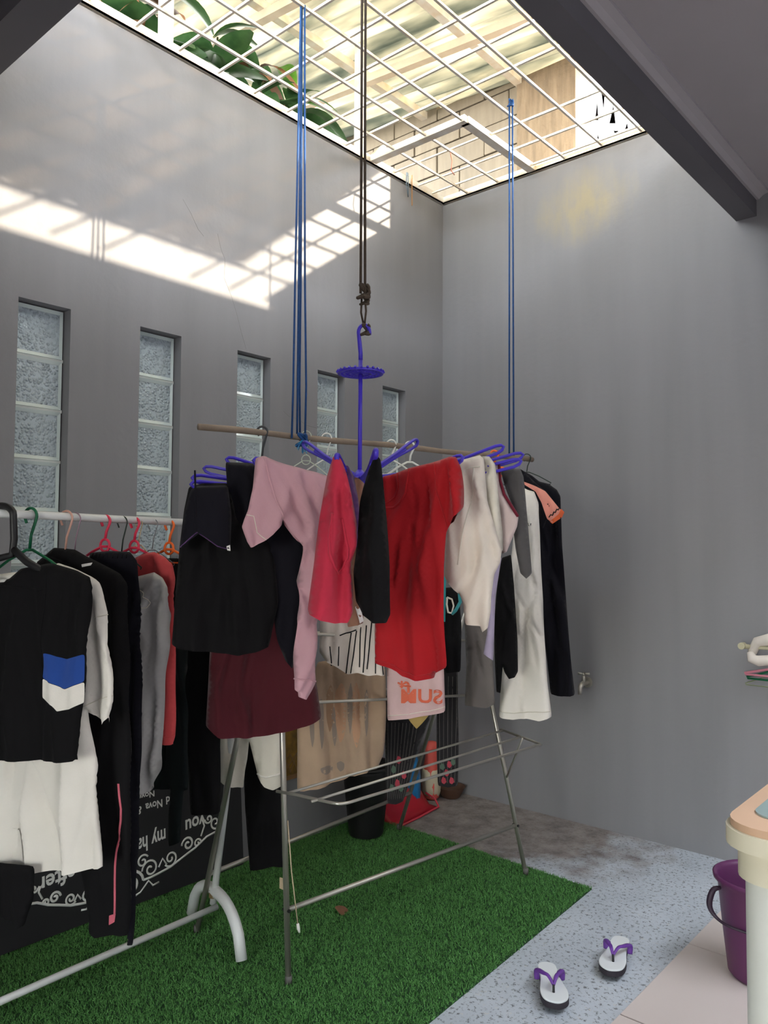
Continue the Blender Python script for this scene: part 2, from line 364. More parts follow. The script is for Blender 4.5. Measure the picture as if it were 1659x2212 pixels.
for i in range(73):
    y = -2.96+.92*i/72; dz = .016*math.cos(2*PI*y/.125)
    for x in (-.2, RX1): vs.append((x, y, rz(x)+.086+dz))
rs = tag(MB().add(vs, [(2*i, 2*i+1, 2*i+3, 2*i+2) for i in range(72)]).build('corrugated_roof_sheet', MROOF, smooth=True), 'shorter corrugated plastic sheet added out of view to cut overhead sky light', 'roof sheet')
md = rs.modifiers.new('s', 'SOLIDIFY'); md.thickness = .0015
rf = thing('roof_frame', 'white steel posts and rafters carrying the corrugated roof', 'roof frame', (LX, -1, ZT))
for x in (.43, -.36, 1.22, -1.15): MB().bar((x, -2.06, rz(x)+.005), (x, .22, rz(x)+.005), .05, .05).build('purlin', MWHITE, rf)
MTAN = mat('rusty_cream_steel', (222, 204, 180), .55, var=.1)
for y in (-.43, -1.25, -2.04): MB().bar((-1.4, y, rz(-1.4)-.045), (2.3, y, rz(2.3)-.045), .05, .05).build('rafter', MTAN, rf)
for y in (-.716, -2.04):
    MB().bar((LX-.075, y, ZT), (LX-.075, y, rz(0)-.02), .05, .05, up=(0, 1, 0)).build('post', MWHITE, rf)
MB().bar((LX-.075, -.70, ZT+.02), (LX-.075, -.50, ZT+.22), .03, .03).build('brace', MWHITE, rf)
# ------------------------------------------------------------------ neighbour's masonry beyond the back wall, and an added sky blocker
MBLOCK = mat('weathered_block', (140, 130, 116), .9, var=.12, vscale=6, bump=.6, bscale=18, stretch=(3, 3, .5))
MPLAST = mat('rough_tan_render', (150, 132, 110), .95, rgb2=(122, 106, 88), vscale=9, bump=.9, bscale=26, stretch=(3, 3, .45))
MJOINT = mat('mortar_grey', (118, 110, 102), .95)
pl = thing('neighbour_pier', 'rough tan rendered pier standing behind the courtyard wall', 'pier', (.6, .2, 3.0))
MB().box((.42, .16, 2.9), (.825, .36, rz(.6)+.03)).build('pier_shaft', MPLAST, pl)
nb = thing('neighbour_block_wall', 'weathered concrete block wall standing behind the courtyard wall', 'wall', (-.6, .3, 3.0))
MB().box((-2.2, .24, 2.9), (.42, .36, rz(-.4)+.03)).build('mortar_core', MJOINT, nb)
z = 2.95; r_ = 0
while z < 4.6:
    x = -2.2-.2*(r_ % 2)
    while x < .42:
        x1 = min(x+.39, .42); z1 = min(z+.19, rz(x)+.03)
        if x1-x > .05 and z1-z > .04: MB().box((max(x, -2.2)+.004, .205+rnd.uniform(0, .008), z+.004), (x1-.004, .26, z1-.004)).build('concrete_block', MBLOCK, nb, bevel=.004)
        x += .39
    z += .19; r_ += 1
ns = thing('sky_blocker', 'grey block added out of view to cut low sky light', 'building', (7, -2, 0))  # unseen building block, added to shade the upper left wall from low sky
MB().box((6.2, -9, 0), (9.0, 3.0, 5.75)).build('wall', mat('blocker_render', (150, 146, 140), .9, var=.05, vscale=2), ns)
MB().box((6.05, -9.1, 5.75), (9.1, 3.1, 5.85)).build('blocker_top', mat('blocker_slab', (120, 116, 112), .9), ns)
MWB = mat('whitewashed_wall', (245, 244, 240), .8, var=.02)
wb = thing('white_house', 'white house wall with pierced triangular vents beyond the grille', 'building', (0, 2.0, 3.0))
HX0, HX1, HZ0, HZ1 = -1.5, 1.35, 2.9, 5.9
holes = []
for px, py, w_, h_, up_ in ((1288, 232, 5, 28, 1), (1302, 222, 5, 24, -1), (1322, 243, 8, 24, 1), (1290, 296, 5, 16, 1), (1330, 292, 6, 11, -1), (1352, 272, 6, 12, 1), (1366, 290, 5, 9, -1)):
    t3 = [ony(px-w_, py+h_*up_, 2.0), ony(px+w_, py+h_*up_, 2.0), ony(px+w_*.3, py-h_*up_, 2.0)]; holes.append([(p.x, p.z) for p in t3])
V2 = [Vector(p) for p in ((HX0, HZ0), (HX1, HZ0), (HX1, HZ1), (HX0, HZ1))]; E2 = [(0, 1), (1, 2), (2, 3), (3, 0)]
for t3 in holes: b_ = len(V2); V2 += [Vector(p) for p in t3]; E2 += [(b_, b_+1), (b_+1, b_+2), (b_+2, b_)]
v2, _e, f2, *_ = delaunay_2d_cdt(V2, E2, [], 1, 1e-6)
def in_tri(p, t3):
    d = [(t3[k][0]-p[0])*(t3[(k+1) % 3][1]-p[1])-(t3[(k+1) % 3][0]-p[0])*(t3[k][1]-p[1]) for k in range(3)]
    return all(q > 0 for q in d) or all(q < 0 for q in d)
fs = [f for f in f2 if not any(in_tri((sum(v2[k].x for k in f)/3, sum(v2[k].y for k in f)/3), t3) for t3 in holes)]
m = MB(); m.add([(p.x, 2.0, p.y) for p in v2], fs); m.add([(p.x, 2.018, p.y) for p in v2], [f[::-1] for f in fs]); m.build('wall', MWB, wb)
for t3 in holes:
    MB().add([(x, yy, z) for yy in (2.0, 2.018) for x, z in t3], [(k, (k+1) % 3, 3+(k+1) % 3, 3+k) for k in range(3)]).build('vent_reveal', MWB, wb)
m = MB()
for a, b in (((HX0, 2.018, HZ0), (HX0+.1, 4.5, HZ1)), ((HX1-.1, 2.018, HZ0), (HX1, 4.5, HZ1)), ((HX0, 4.4, HZ0), (HX1, 4.5, HZ1)), ((HX0, 2.0, HZ1), (HX1, 4.5, HZ1+.1)), ((HX0, 2.0, HZ0-.1), (HX1, 4.5, HZ0))): m.box(a, b)
m.build('room_shell', mat('house_interior_plaster', (196, 192, 184), .9), wb)
# ------------------------------------------------------------------ plants above the left wall
def leaf_mesh(nm, L, W_, curl, m):
    vs = []; fs = []; n = 8
    for i in range(n+1):
        t = i/n; wd = W_*math.sin(PI*min(1, t*.94+.03))**.75; z = -curl*L*t*t
        for k, s_ in enumerate((-1, -.5, 0, .5, 1)): vs.append((L*t*(1-.25*curl*t), s_*wd/2, z+.12*wd*abs(s_)))
    for i in range(n):
        for k in range(4): fs.append((i*5+k, (i+1)*5+k, (i+1)*5+k+1, i*5+k+1))
    me = bpy.data.meshes.new(nm); me.from_pydata(vs, [], fs); me.materials.append(m); me.polygons.foreach_set('use_smooth', [True]*len(me.polygons)); return me
def leaf_mat(nm, c, c2):
    m = mat(nm, c, .45, rgb2=c2, vscale=12, spec=.4); n = m.node_tree.nodes; l = m.node_tree.links; p = n['Principled BSDF']
    t = n.new('ShaderNodeBsdfTranslucent'); l.new(p.inputs['Base Color'].links[0].from_socket, t.inputs[0]); a = n.new('ShaderNodeMixShader'); a.inputs[0].default_value = .3
    l.new(p.outputs[0], a.inputs[1]); l.new(t.outputs[0], a.inputs[2]); l.new(a.outputs[0], n['Material Output'].inputs[0]); return m
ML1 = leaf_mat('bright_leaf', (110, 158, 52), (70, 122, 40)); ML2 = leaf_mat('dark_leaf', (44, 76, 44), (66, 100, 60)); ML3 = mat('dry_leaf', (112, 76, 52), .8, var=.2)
MSTEM = mat('plant_stem', (70, 78, 44), .7)
LM = {('b', k): leaf_mesh('bright_leaf', .42, .09+.04*k, .5+.2*k, ML1) for k in range(3)}
LM.update({('d', k): leaf_mesh('dark_leaf', .40, .12+.05*k, .5+.2*k, ML2) for k in range(3)})
LM.update({('x', k): leaf_mesh('dry_leaf', .3, .06+.02*k, .9, ML3) for k in range(3)})
def plant(label, base, h, kinds, nleaf, spread, tilt=(.1, .9)):
    r0 = thing('leafy_plant', label, 'plant', base, 'plants beyond the left wall'); b = Vector(base)
    MB().tube([b, b+Vector((.02, .01, h*.5)), b+Vector((0, .03, h))], [.02, .014, .006]).build('stem', MSTEM, r0, smooth=True)
    for i in range(nleaf):
        k = rnd.choice(kinds); o = bpy.data.objects.new('leaf', LM[(k, rnd.randrange(3))]); COL.objects.link(o); o.parent = r0
        z = h*rnd.uniform(.5, 1); a = i*2.4+rnd.uniform(-.4, .4)
        o.location = (0, 0, z); s_ = spread*rnd.uniform(.7, 1.15); o.scale = (s_, s_, s_)
        o.rotation_euler = (rnd.uniform(-.5, .5), -rnd.uniform(*tilt), a)
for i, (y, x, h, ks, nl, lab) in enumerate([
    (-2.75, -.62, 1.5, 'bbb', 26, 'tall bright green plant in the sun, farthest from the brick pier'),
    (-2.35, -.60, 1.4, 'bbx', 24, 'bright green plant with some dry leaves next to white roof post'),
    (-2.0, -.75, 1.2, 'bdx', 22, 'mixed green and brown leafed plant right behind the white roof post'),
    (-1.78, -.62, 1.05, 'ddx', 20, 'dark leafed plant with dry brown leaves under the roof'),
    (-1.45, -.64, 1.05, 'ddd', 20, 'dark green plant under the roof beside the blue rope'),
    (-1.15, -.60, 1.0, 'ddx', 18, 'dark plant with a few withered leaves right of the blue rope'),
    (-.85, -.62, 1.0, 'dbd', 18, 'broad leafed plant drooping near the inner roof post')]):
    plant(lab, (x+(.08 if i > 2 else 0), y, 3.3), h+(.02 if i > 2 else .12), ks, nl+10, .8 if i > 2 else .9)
# ================================================================== RACKS
def arc(c, ex, ey, r, a0, a1, n=12):
    c, ex, ey = Vector(c), Vector(ex), Vector(ey)
    return [c+ex*(r*math.cos(a0+(a1-a0)*i/n))+ey*(r*math.sin(a0+(a1-a0)*i/n)) for i in range(n+1)]
Z3 = Vector((0, 0, 1))
def spline(pts, n=5, closed=False):
    P = [Vector(p) for p in pts]; k = len(P); out = []
    for i in range(k if closed else k-1):
        g = (lambda j: P[j % k]) if closed else (lambda j: P[max(0, min(k-1, j))])
        a, b, c, d = g(i-1), g(i), g(i+1), g(i+2)
        for q in range(n):
            t = q/n; out.append(.5*((2*b)+(c-a)*t+(2*a-5*b+4*c-d)*t*t+(3*b-a-3*c+d)*t**3))
    if not closed: out.append(P[-1])
    return out
# white garment rack
BX, BZ = .62, 1.585
rk = thing('garment_rack', 'white tubular garment rack leaning, standing on the turf by the sign', 'clothes rack', (.47, -2.12, TZ))
MB().tube([(BX, -3.60, BZ+.02), (BX, -2.10, BZ)], .0125, 12).build('top_rail', MRACK, rk, smooth=True)
MB().tube([(.485, -3.58, .105), (.475, -2.12, .125)], .0115, 12).build('bottom_rail', MRACK, rk, smooth=True)
for yy in (-2.12, -3.58):
    MB().tube([(.452, yy, .13), (.53, yy, .6), (BX, yy+.005, BZ+.01)], .0135, 12).build('post', MRACK, rk, smooth=True)
    pts = []
    for i in range(17):
        t = i/16; x = .245+.445*t; s_ = 2*t-1; zz = .165*(1-abs(s_)**2.6)**.6 if abs(s_) < 1 else 0
        pts.append((x, yy-.05*s_, TZ+.004+zz))
    MB().tube(pts, [.021]*17, 10).build('foot', MRACK, rk, smooth=True)
    MB().tube([(.452, yy, .155), (.452, yy, .185)], .017, 12).build('foot_cap', mat('rusty_cap', (150, 128, 90), .6, var=.2), rk, smooth=True)
# stainless folding drying rack
dr = thing('drying_rack', 'stainless steel folding drying rack standing on the turf', 'drying rack', (.65, -1.45, TZ))
A1 = Vector((.83, -2.145, 1.505)); A2 = Vector((.722, -.785, 1.265))
FL, FR_ = Vector((.917, -2.149, 0)), Vector((1.051, -.809, 0)); RL, RR = Vector((.381, -2.142, 0)), Vector((.247, -.758, 0))
for a, b in ((FL, A1), (FR_, A2), (RL, A1), (RR, A2)): MB().tube([a+Vector((0, 0, TZ-.004)), b], .0105, 10).build('leg', MCHROME, dr, smooth=True)
def on(a, b, z): return a+(b-a)*((z-a.z)/(b.z-a.z))
MB().tube([on(FL, A1, .25), on(FR_, A2, .215)], .009, 10).build('cross_rail', MCHROME, dr, smooth=True)
MB().tube([on(RL, A1, .25), on(RR, A2, .22)], .009, 10).build('cross_rail', MCHROME, dr, smooth=True)
MB().tube([A1, A2], .0105, 10).build('top_rail', MCHROME, dr, smooth=True)
for zz in (.95, 1.2):
    MB().tube([on(FL, A1, zz), on(FR_, A2, zz-.15)], .006, 8).build('hanging_rail', MCHROME, dr, smooth=True)
    MB().tube([on(RL, A1, zz), on(RR, A2, zz-.15)], .006, 8).build('hanging_rail', MCHROME, dr, smooth=True)
WZ = .665
i1 = on(FL, A1, WZ); i2 = Vector((.96, -.88, WZ)); o1 = Vector((1.165, -2.16, WZ)); o2 = Vector((1.235, -.99, WZ-.004))
wing = MB().tube([i1+Vector((.02, -.05, 0)), i1+Vector((.10, -.03, 0))]+spline([o1+Vector((-.05, 0, 0)), o1+Vector((-.015, .01, 0)), o1+Vector((0, .04, 0)), o1+Vector((.004, .10, 0))], 4)+[o2, (o1+(o2-o1)*1.0+Vector((-.06, .03, 0))), i2], .0055, 8).build('wing_frame', MCHROME, dr, smooth=True)
for t, e in ((.08, .0), (.52, .01)):
    a = i1+Vector((.04, -.04, 0))+(o1-i1)*t; b = i2+(o2-i2)*t
    MB().tube([a, b], .005, 8).build('wing_rod', MCHROME, wing, smooth=True)
MB().tube([Vector((1.15, -1.0, WZ+.01)), on(FR_, A2, .42)], .0045, 8).build('wing_strut', MCHROME, dr, smooth=True)
for a in (FL, FR_, RL, RR):
    MB().tube([a+Vector((0, 0, TZ-.004)), a+Vector((0, 0, TZ+.022))], .0125, 10).build('foot_cap', mat('grey_rubber', (96, 94, 90), .7), dr, smooth=True)
for a, b, z in ((FL, A1, .25), (FR_, A2, .215)):
    MB().tube([on(a, b, z)-Vector((.016, 0, 0)), on(a, b, z)+Vector((.016, 0, 0))], .006, 8).build('bolt', MBLACKP, dr)
# wooden pole and its ropes
PZ = 1.955
P0, P1 = Vector((.518, -2.274, PZ)), Vector((.945, -.558, PZ))
MWOOD = mat('weathered_bamboo', (138, 122, 106), .7, var=.2, vscale=20, bump=.3, bscale=40, stretch=(.4, .4, .4))
pts = [P0+(P1-P0)*(i/12)+Vector((0, 0, .003*math.sin(i*1.3))) for i in range(13)]
tag(MB().tube(pts, [.0125+.001*math.sin(i*2.1) for i in range(13)], 12).build('hanging_pole', MWOOD, origin=P0, smooth=True), 'weathered wooden pole hung level from two blue ropes', 'pole')
MBLUE = mat('blue_nylon_rope', (17, 70, 126), .7, var=.15, vscale=60)
MBROWN = mat('brown_cord', (74, 62, 50), .85, var=.2, vscale=60)
def knot(mb, c, r, n=2.3):
    c = Vector(c); mb.tube([c+Vector((r*math.cos(t*1.9)*(.6+.4*math.sin(t)), r*.8*math.sin(t*2.3), r*1.2*math.cos(t*1.3+.4))) for t in [n*PI*i/40 for i in range(41)]], r*.33, 6)
RA = P0+(P1-P0)*((-1.865-P0.y)/(P1.y-P0.y)); RB = P0+(P1-P0)*((-.699-P0.y)/(P1.y-P0.y))
r1 = thing('blue_rope', 'blue nylon rope of several strands with a frayed knot on the pole', 'rope', RA)
for dx, dy in ((0, 0), (.011, .006), (-.008, .008), (.004, -.009)):
    a = RA+Vector((dx*2, dy*4, -.012)); b = Vector((RA.x+dx, RA.y+dy, ZT+.03))
    MB().tube([a, a+(b-a)*.12+Vector((dx*.6, 0, 0)), a+(b-a)*.35, b], .0042, 8).build('strand', MBLUE, r1, smooth=True)
kb = MB(); knot(kb, RA+Vector((.02, .01, -.015)), .02); kb.build('knot', MBLUE, r1, smooth=True)
kb = MB()
for i in range(16):
    d = Vector((rnd.uniform(-.03, .03), rnd.uniform(-.03, .03), -rnd.uniform(.02, .06))); kb.tube([RA+Vector((.02, .01, -.015)), RA+Vector((.02, .01, -.015))+d], .0018, 5)
kb.build('frayed_end', mat('frayed_blue_fibre', (50, 140, 190), .8), r1)
r2 = thing('blue_rope', 'thin blue double rope from the grille to the far pole end', 'rope', RB)
for s_ in (-1, 1): MB().tube([RB+Vector((.008*s_, .008*s_, -.012)), Vector((RB.x+.006*s_, RB.y+.005*s_, ZT+.02))], .0042, 8).build('strand', MBLUE, r2, smooth=True)
for c in (RB, Vector((RB.x, RB.y, ZT+.02))): kb = MB(); knot(kb, c, .014); kb.build('knot', MBLUE, r2, smooth=True)
# ------------------------------------------------------------------ violet round hanger
HUB = at(777, 1035, 2.5); HX, HY = HUB.x, HUB.y
zt = at(777, 700, 2.5).z; zd = at(777, 806, 2.5).z
oc = thing('octopus_hanger', 'violet plastic octopus hanger with radiating arms hung on brown cord', 'clothes hanger', HUB)
MB().tube([(HX, HY, HUB.z-.02), (HX, HY, zt-.10)], .0068, 12).build('stem', MPURP, oc, smooth=True)
hk = [(HX, HY, zt-.11), (HX, HY, zt-.09), (HX-.002, HY-.002, zt-.06)]+[Vector((HX+.008, HY+.007, zt-.02))+_r*(-.018*math.cos(t))+Z3*(.024*math.sin(t)) for t in [PI*i/10 for i in range(12)]]
MB().tube(hk, [.007]*3+[.006]*12, 10).build('hook', MPURP, oc, smooth=True)
m = MB(); seg = 48; R_ = .073
def ring(m, ra, rb, z, th):
    vs = []
    for r_, zz in ((ra, z), (rb, z), (rb, z+th), (ra, z+th)):
        vs += [(HX+r_*math.cos(2*PI*k/seg), HY+r_*math.sin(2*PI*k/seg), zz) for k in range(seg)]
    m.add(vs, [(q*seg+k, q*seg+(k+1) % seg, ((q+1) % 4)*seg+(k+1) % seg, ((q+1) % 4)*seg+k) for q in range(4) for k in range(seg)])
ring(m, .0, .018, zd, .006); ring(m, .030, .036, zd, .005); ring(m, .050, .055, zd, .005); ring(m, .064, R_, zd, .007)
for k in range(24):
    a = 2*PI*k/24; d = Vector((math.cos(a), math.sin(a), 0)); m.bar(Vector((HX, HY, zd+.003))+d*.015, Vector((HX, HY, zd+.003))+d*.07, .003, .004)
    m.bar(Vector((HX, HY, zd+.005))+d*.070, Vector((HX, HY, zd+.009))+d*.077, .006, .006)
m.build('slotted_disc', MPURP, oc)
m = MB(); m.lathe([(.02, -.035), (.028, -.025), (.028, .005), (.016, .02), (.008, .03)], HUB, 24); m.build('hub', MPURP, oc, smooth=True)
arms = [(415, 1032, 2.36), (440, 1012, 2.55), (412, 1046, 2.30), (489, 992, 2.40), (548, 994, 2.275), (655, 958, 2.9), (727, 986, 2.06), (813, 975, 2.10), (902, 953, 2.85), (1000, 988, 2.33), (1088, 965, 2.5), (1130, 982, 2.62), (1126, 996, 2.5)]
for px, py, d in arms:
    T_ = at(px, py, d); v = T_-HUB; L = v.length; v.normalize(); sd = v.cross(Z3).normalized(); up_ = sd.cross(v)
    prof = [(.0, .005), (.2, .005), (.4, .0055), (.6, .006), (.72, .009), (.85, .012), (.95, .012), (.985, .008)]
    sag = lambda t: Z3*(-.022*4*t*(1-t)*(0 if px in (655, 902) else 1)); lp = [HUB+v*(L*t)+sag(t)+up_*wd for t, wd in prof]+[HUB+v*L]+[HUB+v*(L*t)+sag(t)-up_*wd for t, wd in reversed(prof)]
    ao = MB().tube(lp, .0052, 8, flat=(sd, 1.3)).build('arm', MPURP, oc, smooth=True)
    MB().tube([HUB+v*(L*t)+sag(t) for t in (.05, .2, .4, .6, .76)], .0065, 8, flat=(sd, 1.0)).build('arm_web', MPURP, ao)
# brown cord
cr = thing('brown_cord', 'doubled brown cord with knots holding the violet hanger', 'cord', (HX, HY, zt))
kz = at(779, 627, 2.5).z
for s_ in (-1, 1):
    MB().tube([(HX+.004+.006*s_, HY+.004+.004*s_, kz), (HX+.004*s_+.004, HY+.004*s_, 2.9), (HX+.005*s_, HY+.004*s_, ZT+.03)], .0042, 8).build('strand', MBROWN, cr, smooth=True)
    MB().tube([(HX+.004+.006*s_, HY+.006, kz), (HX+.004+.011*s_, HY+.008, kz-.06), (HX+.008, HY+.007, zt-.004)], .0034, 6).build('loop_strand', MBROWN, cr, smooth=True)
for c, r_ in (((HX+.008, HY+.006, kz+.005), .018), ((HX+.010, HY+.008, kz-.022), .013), ((HX+.013, HY+.010, zt-.012), .014)):
    kb = MB(); knot(kb, c, r_); kb.build('knot', MBROWN, cr, smooth=True)
# ================================================================== CLOTHES
def inside_poly(poly, P):
    x, y = P[:, 0], P[:, 1]; c = np.zeros(len(P), bool); n = len(poly); j = n-1
    for i in range(n):
        xi, yi = poly[i]; xj, yj = poly[j]
        c ^= ((yi > y) != (yj > y)) & (x < (xj-xi)*(y-yi)/((yj-yi)+1e-12)+xi); j = i
    return c
def seg_dist(poly, P, closed=True):
    A = np.array(poly); B = np.roll(A, -1, 0)
    if not closed: A = A[:-1]; B = B[:-1]
    D = B-A; L2 = (D**2).sum(1)+1e-12; best = np.full(len(P), 1e9)
    for a, d, l2 in zip(A, D, L2):
        t = np.clip(((P-a)@d)/l2, 0, 1); q = P-(a+t[:, None]*d); best = np.minimum(best, np.hypot(q[:, 0], q[:, 1]))
    return best
def resample(poly, sp, soft=.22):
    q = []
    for i in range(len(poly)):
        a, b, c = np.array(poly[i-1]), np.array(poly[i]), np.array(poly[(i+1) % len(poly)])
        q += [b+(a-b)*soft, b*(1-soft*.5)+(a+c)*soft*.25, b+(c-b)*soft]
    out = []
    for i in range(len(q)):
        a, b = q[i], q[(i+1) % len(q)]; n = max(1, int(np.hypot(*(b-a))/sp))
        out += [a+(b-a)*(k/n) for k in range(n)]
    return np.array(out)
def tri(outline, sp, seed):
    g = np.random.default_rng(seed); lo, hi = outline.min(0), outline.max(0)
    xs = np.arange(lo[0], hi[0], sp); ys = np.arange(lo[1], hi[1], sp*.87)
    G = np.array([(x+(sp/2 if j % 2 else 0), y) for j, y in enumerate(ys) for x in xs]).reshape(-1, 2)
    if len(G):
        G = G+g.uniform(-.12, .12, G.shape)*sp; G = G[inside_poly(outline, G)]
        if len(G): G = G[seg_dist(outline, G) > sp*.55]
    nb = len(outline); V = [Vector((float(a), float(b))) for a, b in outline]+[Vector((float(a), float(b))) for a, b in G]
    E_ = [(i, (i+1) % nb) for i in range(nb)]
    v, e, f, ov, oe, of = delaunay_2d_cdt(V, E_, [], 1, 1e-6)
    return np.array([(p.x, p.y) for p in v]), [tuple(t) for t in f], nb
class Garment:
    def __init__(s, name, label, cat, px, m, P=None, depth=None, theta=0, thick=.03, fold=.010, freq=9, apex=None, dents=(), sp=.011, seed=1, group=None, edge=.035, soft=.10, shear=0):
        a = YAW+math.radians(theta); s.u = Vector((math.cos(a), math.sin(a), 0)); s.n = Vector((math.sin(a), -math.cos(a), 0))
        cx = sum(p[0] for p in px)/len(px); cy = sum(p[1] for p in px)/len(px)
        s.P = Vector(P) if P is not None else at(cx, cy, depth)
        s.thick, s.fold, s.freq, s.edge, s.seed = thick*.62, fold*1.45, freq, edge*.75, seed
        s.dents = [(s.uv(x, y), rx, ry, d) for x, y, rx, ry, d in dents]; s.shear = shear
        s.apex = s.uv(*apex) if apex else None
        s.out = resample([s.uv(*p) for p in px], sp*1.1, soft); s.top = s.out[:, 1].max(); s.h = max(.05, s.top-s.out[:, 1].min())
        g = np.random.default_rng(seed*17+3); s.ph = g.uniform(0, 6.28, 8); s.fr = g.uniform(.6, 1.5, 4); s.creases = []
        lo_, hi_ = s.out[:, 0].min(), s.out[:, 0].max(); k_ = int(np.clip(6+34*(hi_-lo_)*s.h*4, 8, 26)) if fold > .0055 else 4
        for _ in range(k_):
            top_ = s.out[np.argsort(-s.out[:, 1])[:max(6, len(s.out)//6)]]; p0 = top_[g.integers(len(top_))] if g.random() < .6 else np.array([g.uniform(lo_, hi_), s.top-s.h*g.uniform(.1, .6)])
            ln = s.h*g.uniform(.25, .8); an = g.normal(0, .22)+(shear*.6)
            s.creases.append((p0, p0+np.array([ln*math.sin(an), -ln*math.cos(an)]), g.uniform(.006, .014), fold*g.choice([-1, 1])*g.uniform(.5, 1.0)))
        A_ = s.out; B_ = np.roll(A_, -1, 0); D_ = B_-A_; sg = np.sign((A_[:, 0]*B_[:, 1]-B_[:, 0]*A_[:, 1]).sum())
        hem = (-D_[:, 0]*sg)/(np.hypot(D_[:, 0], D_[:, 1])+1e-9) < -.62
        s.side = (A_[~hem], B_[~hem])
        V, T, nb = tri(s.out, sp, seed); N = len(V); d = s.sdist(V); disp = s.disp(V)
        inf = s.infl(d)
        bd = d < 1e-5
        X = np.array([s.P+s.u*float(p[0])+Z3*float(p[1]) for p in V]); nn = np.array(s.n)
        front = X+nn*(disp+inf)[:, None]; back = X+nn*(disp-inf)[:, None]
        idx = np.arange(N); bi = idx.copy(); k = N
        for i in range(N):
            if not bd[i]: bi[i] = k; k += 1
        verts = np.zeros((k, 3)); verts[:N] = front; verts[bi[~bd]] = back[~bd]; verts[:N][bd] = front[bd]
        F = []
        for t in T:
            p = [verts[i] for i in t]; nrm = np.cross(p[1]-p[0], p[2]-p[0])
            tt = t if nrm@nn > 0 else t[::-1]; F.append(tuple(int(i) for i in tt))
            bt = tuple(int(bi[i]) for i in tt[::-1])
            if not all(bd[i] for i in tt): F.append(bt)
        og = s.P+s.u*float(s.out[:, 0].mean())+Z3*float(s.out[:, 1].min())
        mb = MB(); mb.v = [tuple(v) for v in verts]; mb.f = F
        s.o = tag(mb.build(name, m, origin=og, smooth=True), label, cat, group)
    def uv(s, x, y):
        d = ray(x, y); t = (s.P-CAM).dot(s.n)/d.dot(s.n); q = CAM+d*t-s.P; return (q.dot(s.u), q.z)
    def sdist(s, P):
        best = np.full(len(P), 1e9)
        for a, b in zip(*s.side):
            dd = b-a; t = np.clip(((P-a)@dd)/((dd**2).sum()+1e-12), 0, 1); q = P-(a+t[:, None]*dd); best = np.minimum(best, np.hypot(q[:, 0], q[:, 1]))
        return best
    def infl(s, d): q = np.clip(d/s.edge, 0, 1); return s.thick*.5*(q*(2-q))**.8+.0006
    def disp(s, V):
        u, v = V[:, 0], V[:, 1]; t = np.clip((s.top-v)/s.h, 0, 1)
        if s.apex:
            du = u-s.apex[0]; dv = s.apex[1]-v; r = np.hypot(du, dv)+1e-4; w_ = np.arctan2(du, dv+.02)*.38; g = np.clip(r/.25, 0, 1)
        else: w_ = u+s.shear*(s.top-v); g = .25+.75*t
        f = s.freq*2*PI; o = np.zeros(len(V))
        wb = .012*np.sin(7*v+s.ph[0])+.02*np.sin(3.1*v+s.ph[1])
        a = np.sin(f*(w_+wb)*s.fr[0]+s.ph[2]); b = np.sin(f*2.3*(w_+wb*.6)*s.fr[1]+s.ph[3]+2*v); c = np.sin(f*.45*w_*s.fr[2]+s.ph[4]+1.5*v)
        sh = 1-2*np.abs(np.sin(f*.5*(w_+wb)*s.fr[3]+s.ph[5]+.8*v))**.55
        o = s.fold*g*(.42*a+.30*b*(.5+.5*np.sin(5*v+s.ph[5]))+.5*c+.55*sh)
        o += s.fold*.35*np.sin(19*v+9*u+s.ph[6])*np.sin(11*u-7*v+s.ph[7])
        for (a0, b0), (a1, b1), wd, am in s.creases:
            dx, dy = a1-a0, b1-b0; l2 = dx*dx+dy*dy; tt = np.clip(((u-a0)*dx+(v-b0)*dy)/l2, 0, 1); qq = np.hypot(u-a0-tt*dx, v-b0-tt*dy)
            ww = wd*(.5+1.1*tt); o += am*np.exp(-(qq/ww)**2)*np.clip(tt*(1-tt)*5, 0, 1)
        for (cu, cv), rx, ry, dd in s.dents:
            q = ((u-cu)/rx)**2+((v-cv)/ry)**2; o -= dd*np.exp(-q*1.2)
        return o
    def surf(s, V, off):
        V = np.atleast_2d(V); d = s.sdist(V); ins = inside_poly(s.out, V); d = np.where(ins, d, 0)
        w_ = s.disp(V)+s.infl(d)+off
        return [s.P+s.u*float(p[0])+Z3*float(p[1])+s.n*float(q) for p, q in zip(V, w_)]
    def patch(s, name, px, m, off=.0022, sp=.010, label=None, soft=.08):
        o = resample([s.uv(*p) for p in px], sp, soft); V, T, nb = tri(o, sp, 5); X = s.surf(V, off); mb = MB(); mb.v = [tuple(x) for x in X]
        for t in T:
            nrm = (X[t[1]]-X[t[0]]).cross(X[t[2]]-X[t[0]]); mb.f.append(tuple(t) if nrm.dot(s.n) > 0 else tuple(t[::-1]))
        ob = mb.build(name, m, s.o, smooth=True)
        if label: ob['label'] = label
        return ob
    def seam(s, name, px, m, r=.0022, off=.0005, n=10, label=None):
        pts = [np.array(s.uv(*p)) for p in px]; q = []
        for a, b in zip(pts, pts[1:]):
            k = max(2, int(np.hypot(*(b-a))/.012)); q += [a+(b-a)*(i/k) for i in range(k)]
        q.append(pts[-1]); ob = MB().tube(s.surf(np.array(q), off), r, 6).build(name, m, s.o, smooth=True)
        if label: ob['label'] = label
        return ob
def barP(px): return onx(px, 1113+27/390*px, BX)
BLACK = fabric('black', (11, 10, 12), sheen=.02); BLACK2 = fabric('soft_black', (14, 13, 15), sheen=.02); NAVY = fabric('dark_navy', (15, 14, 23), sheen=.05)
WHITE = fabric('white_cotton', (236, 231, 221), var=.04); CREAM = fabric('cream', (226, 216, 203), var=.05); IVORY = fabric('ivory', (220, 214, 199), var=.05)
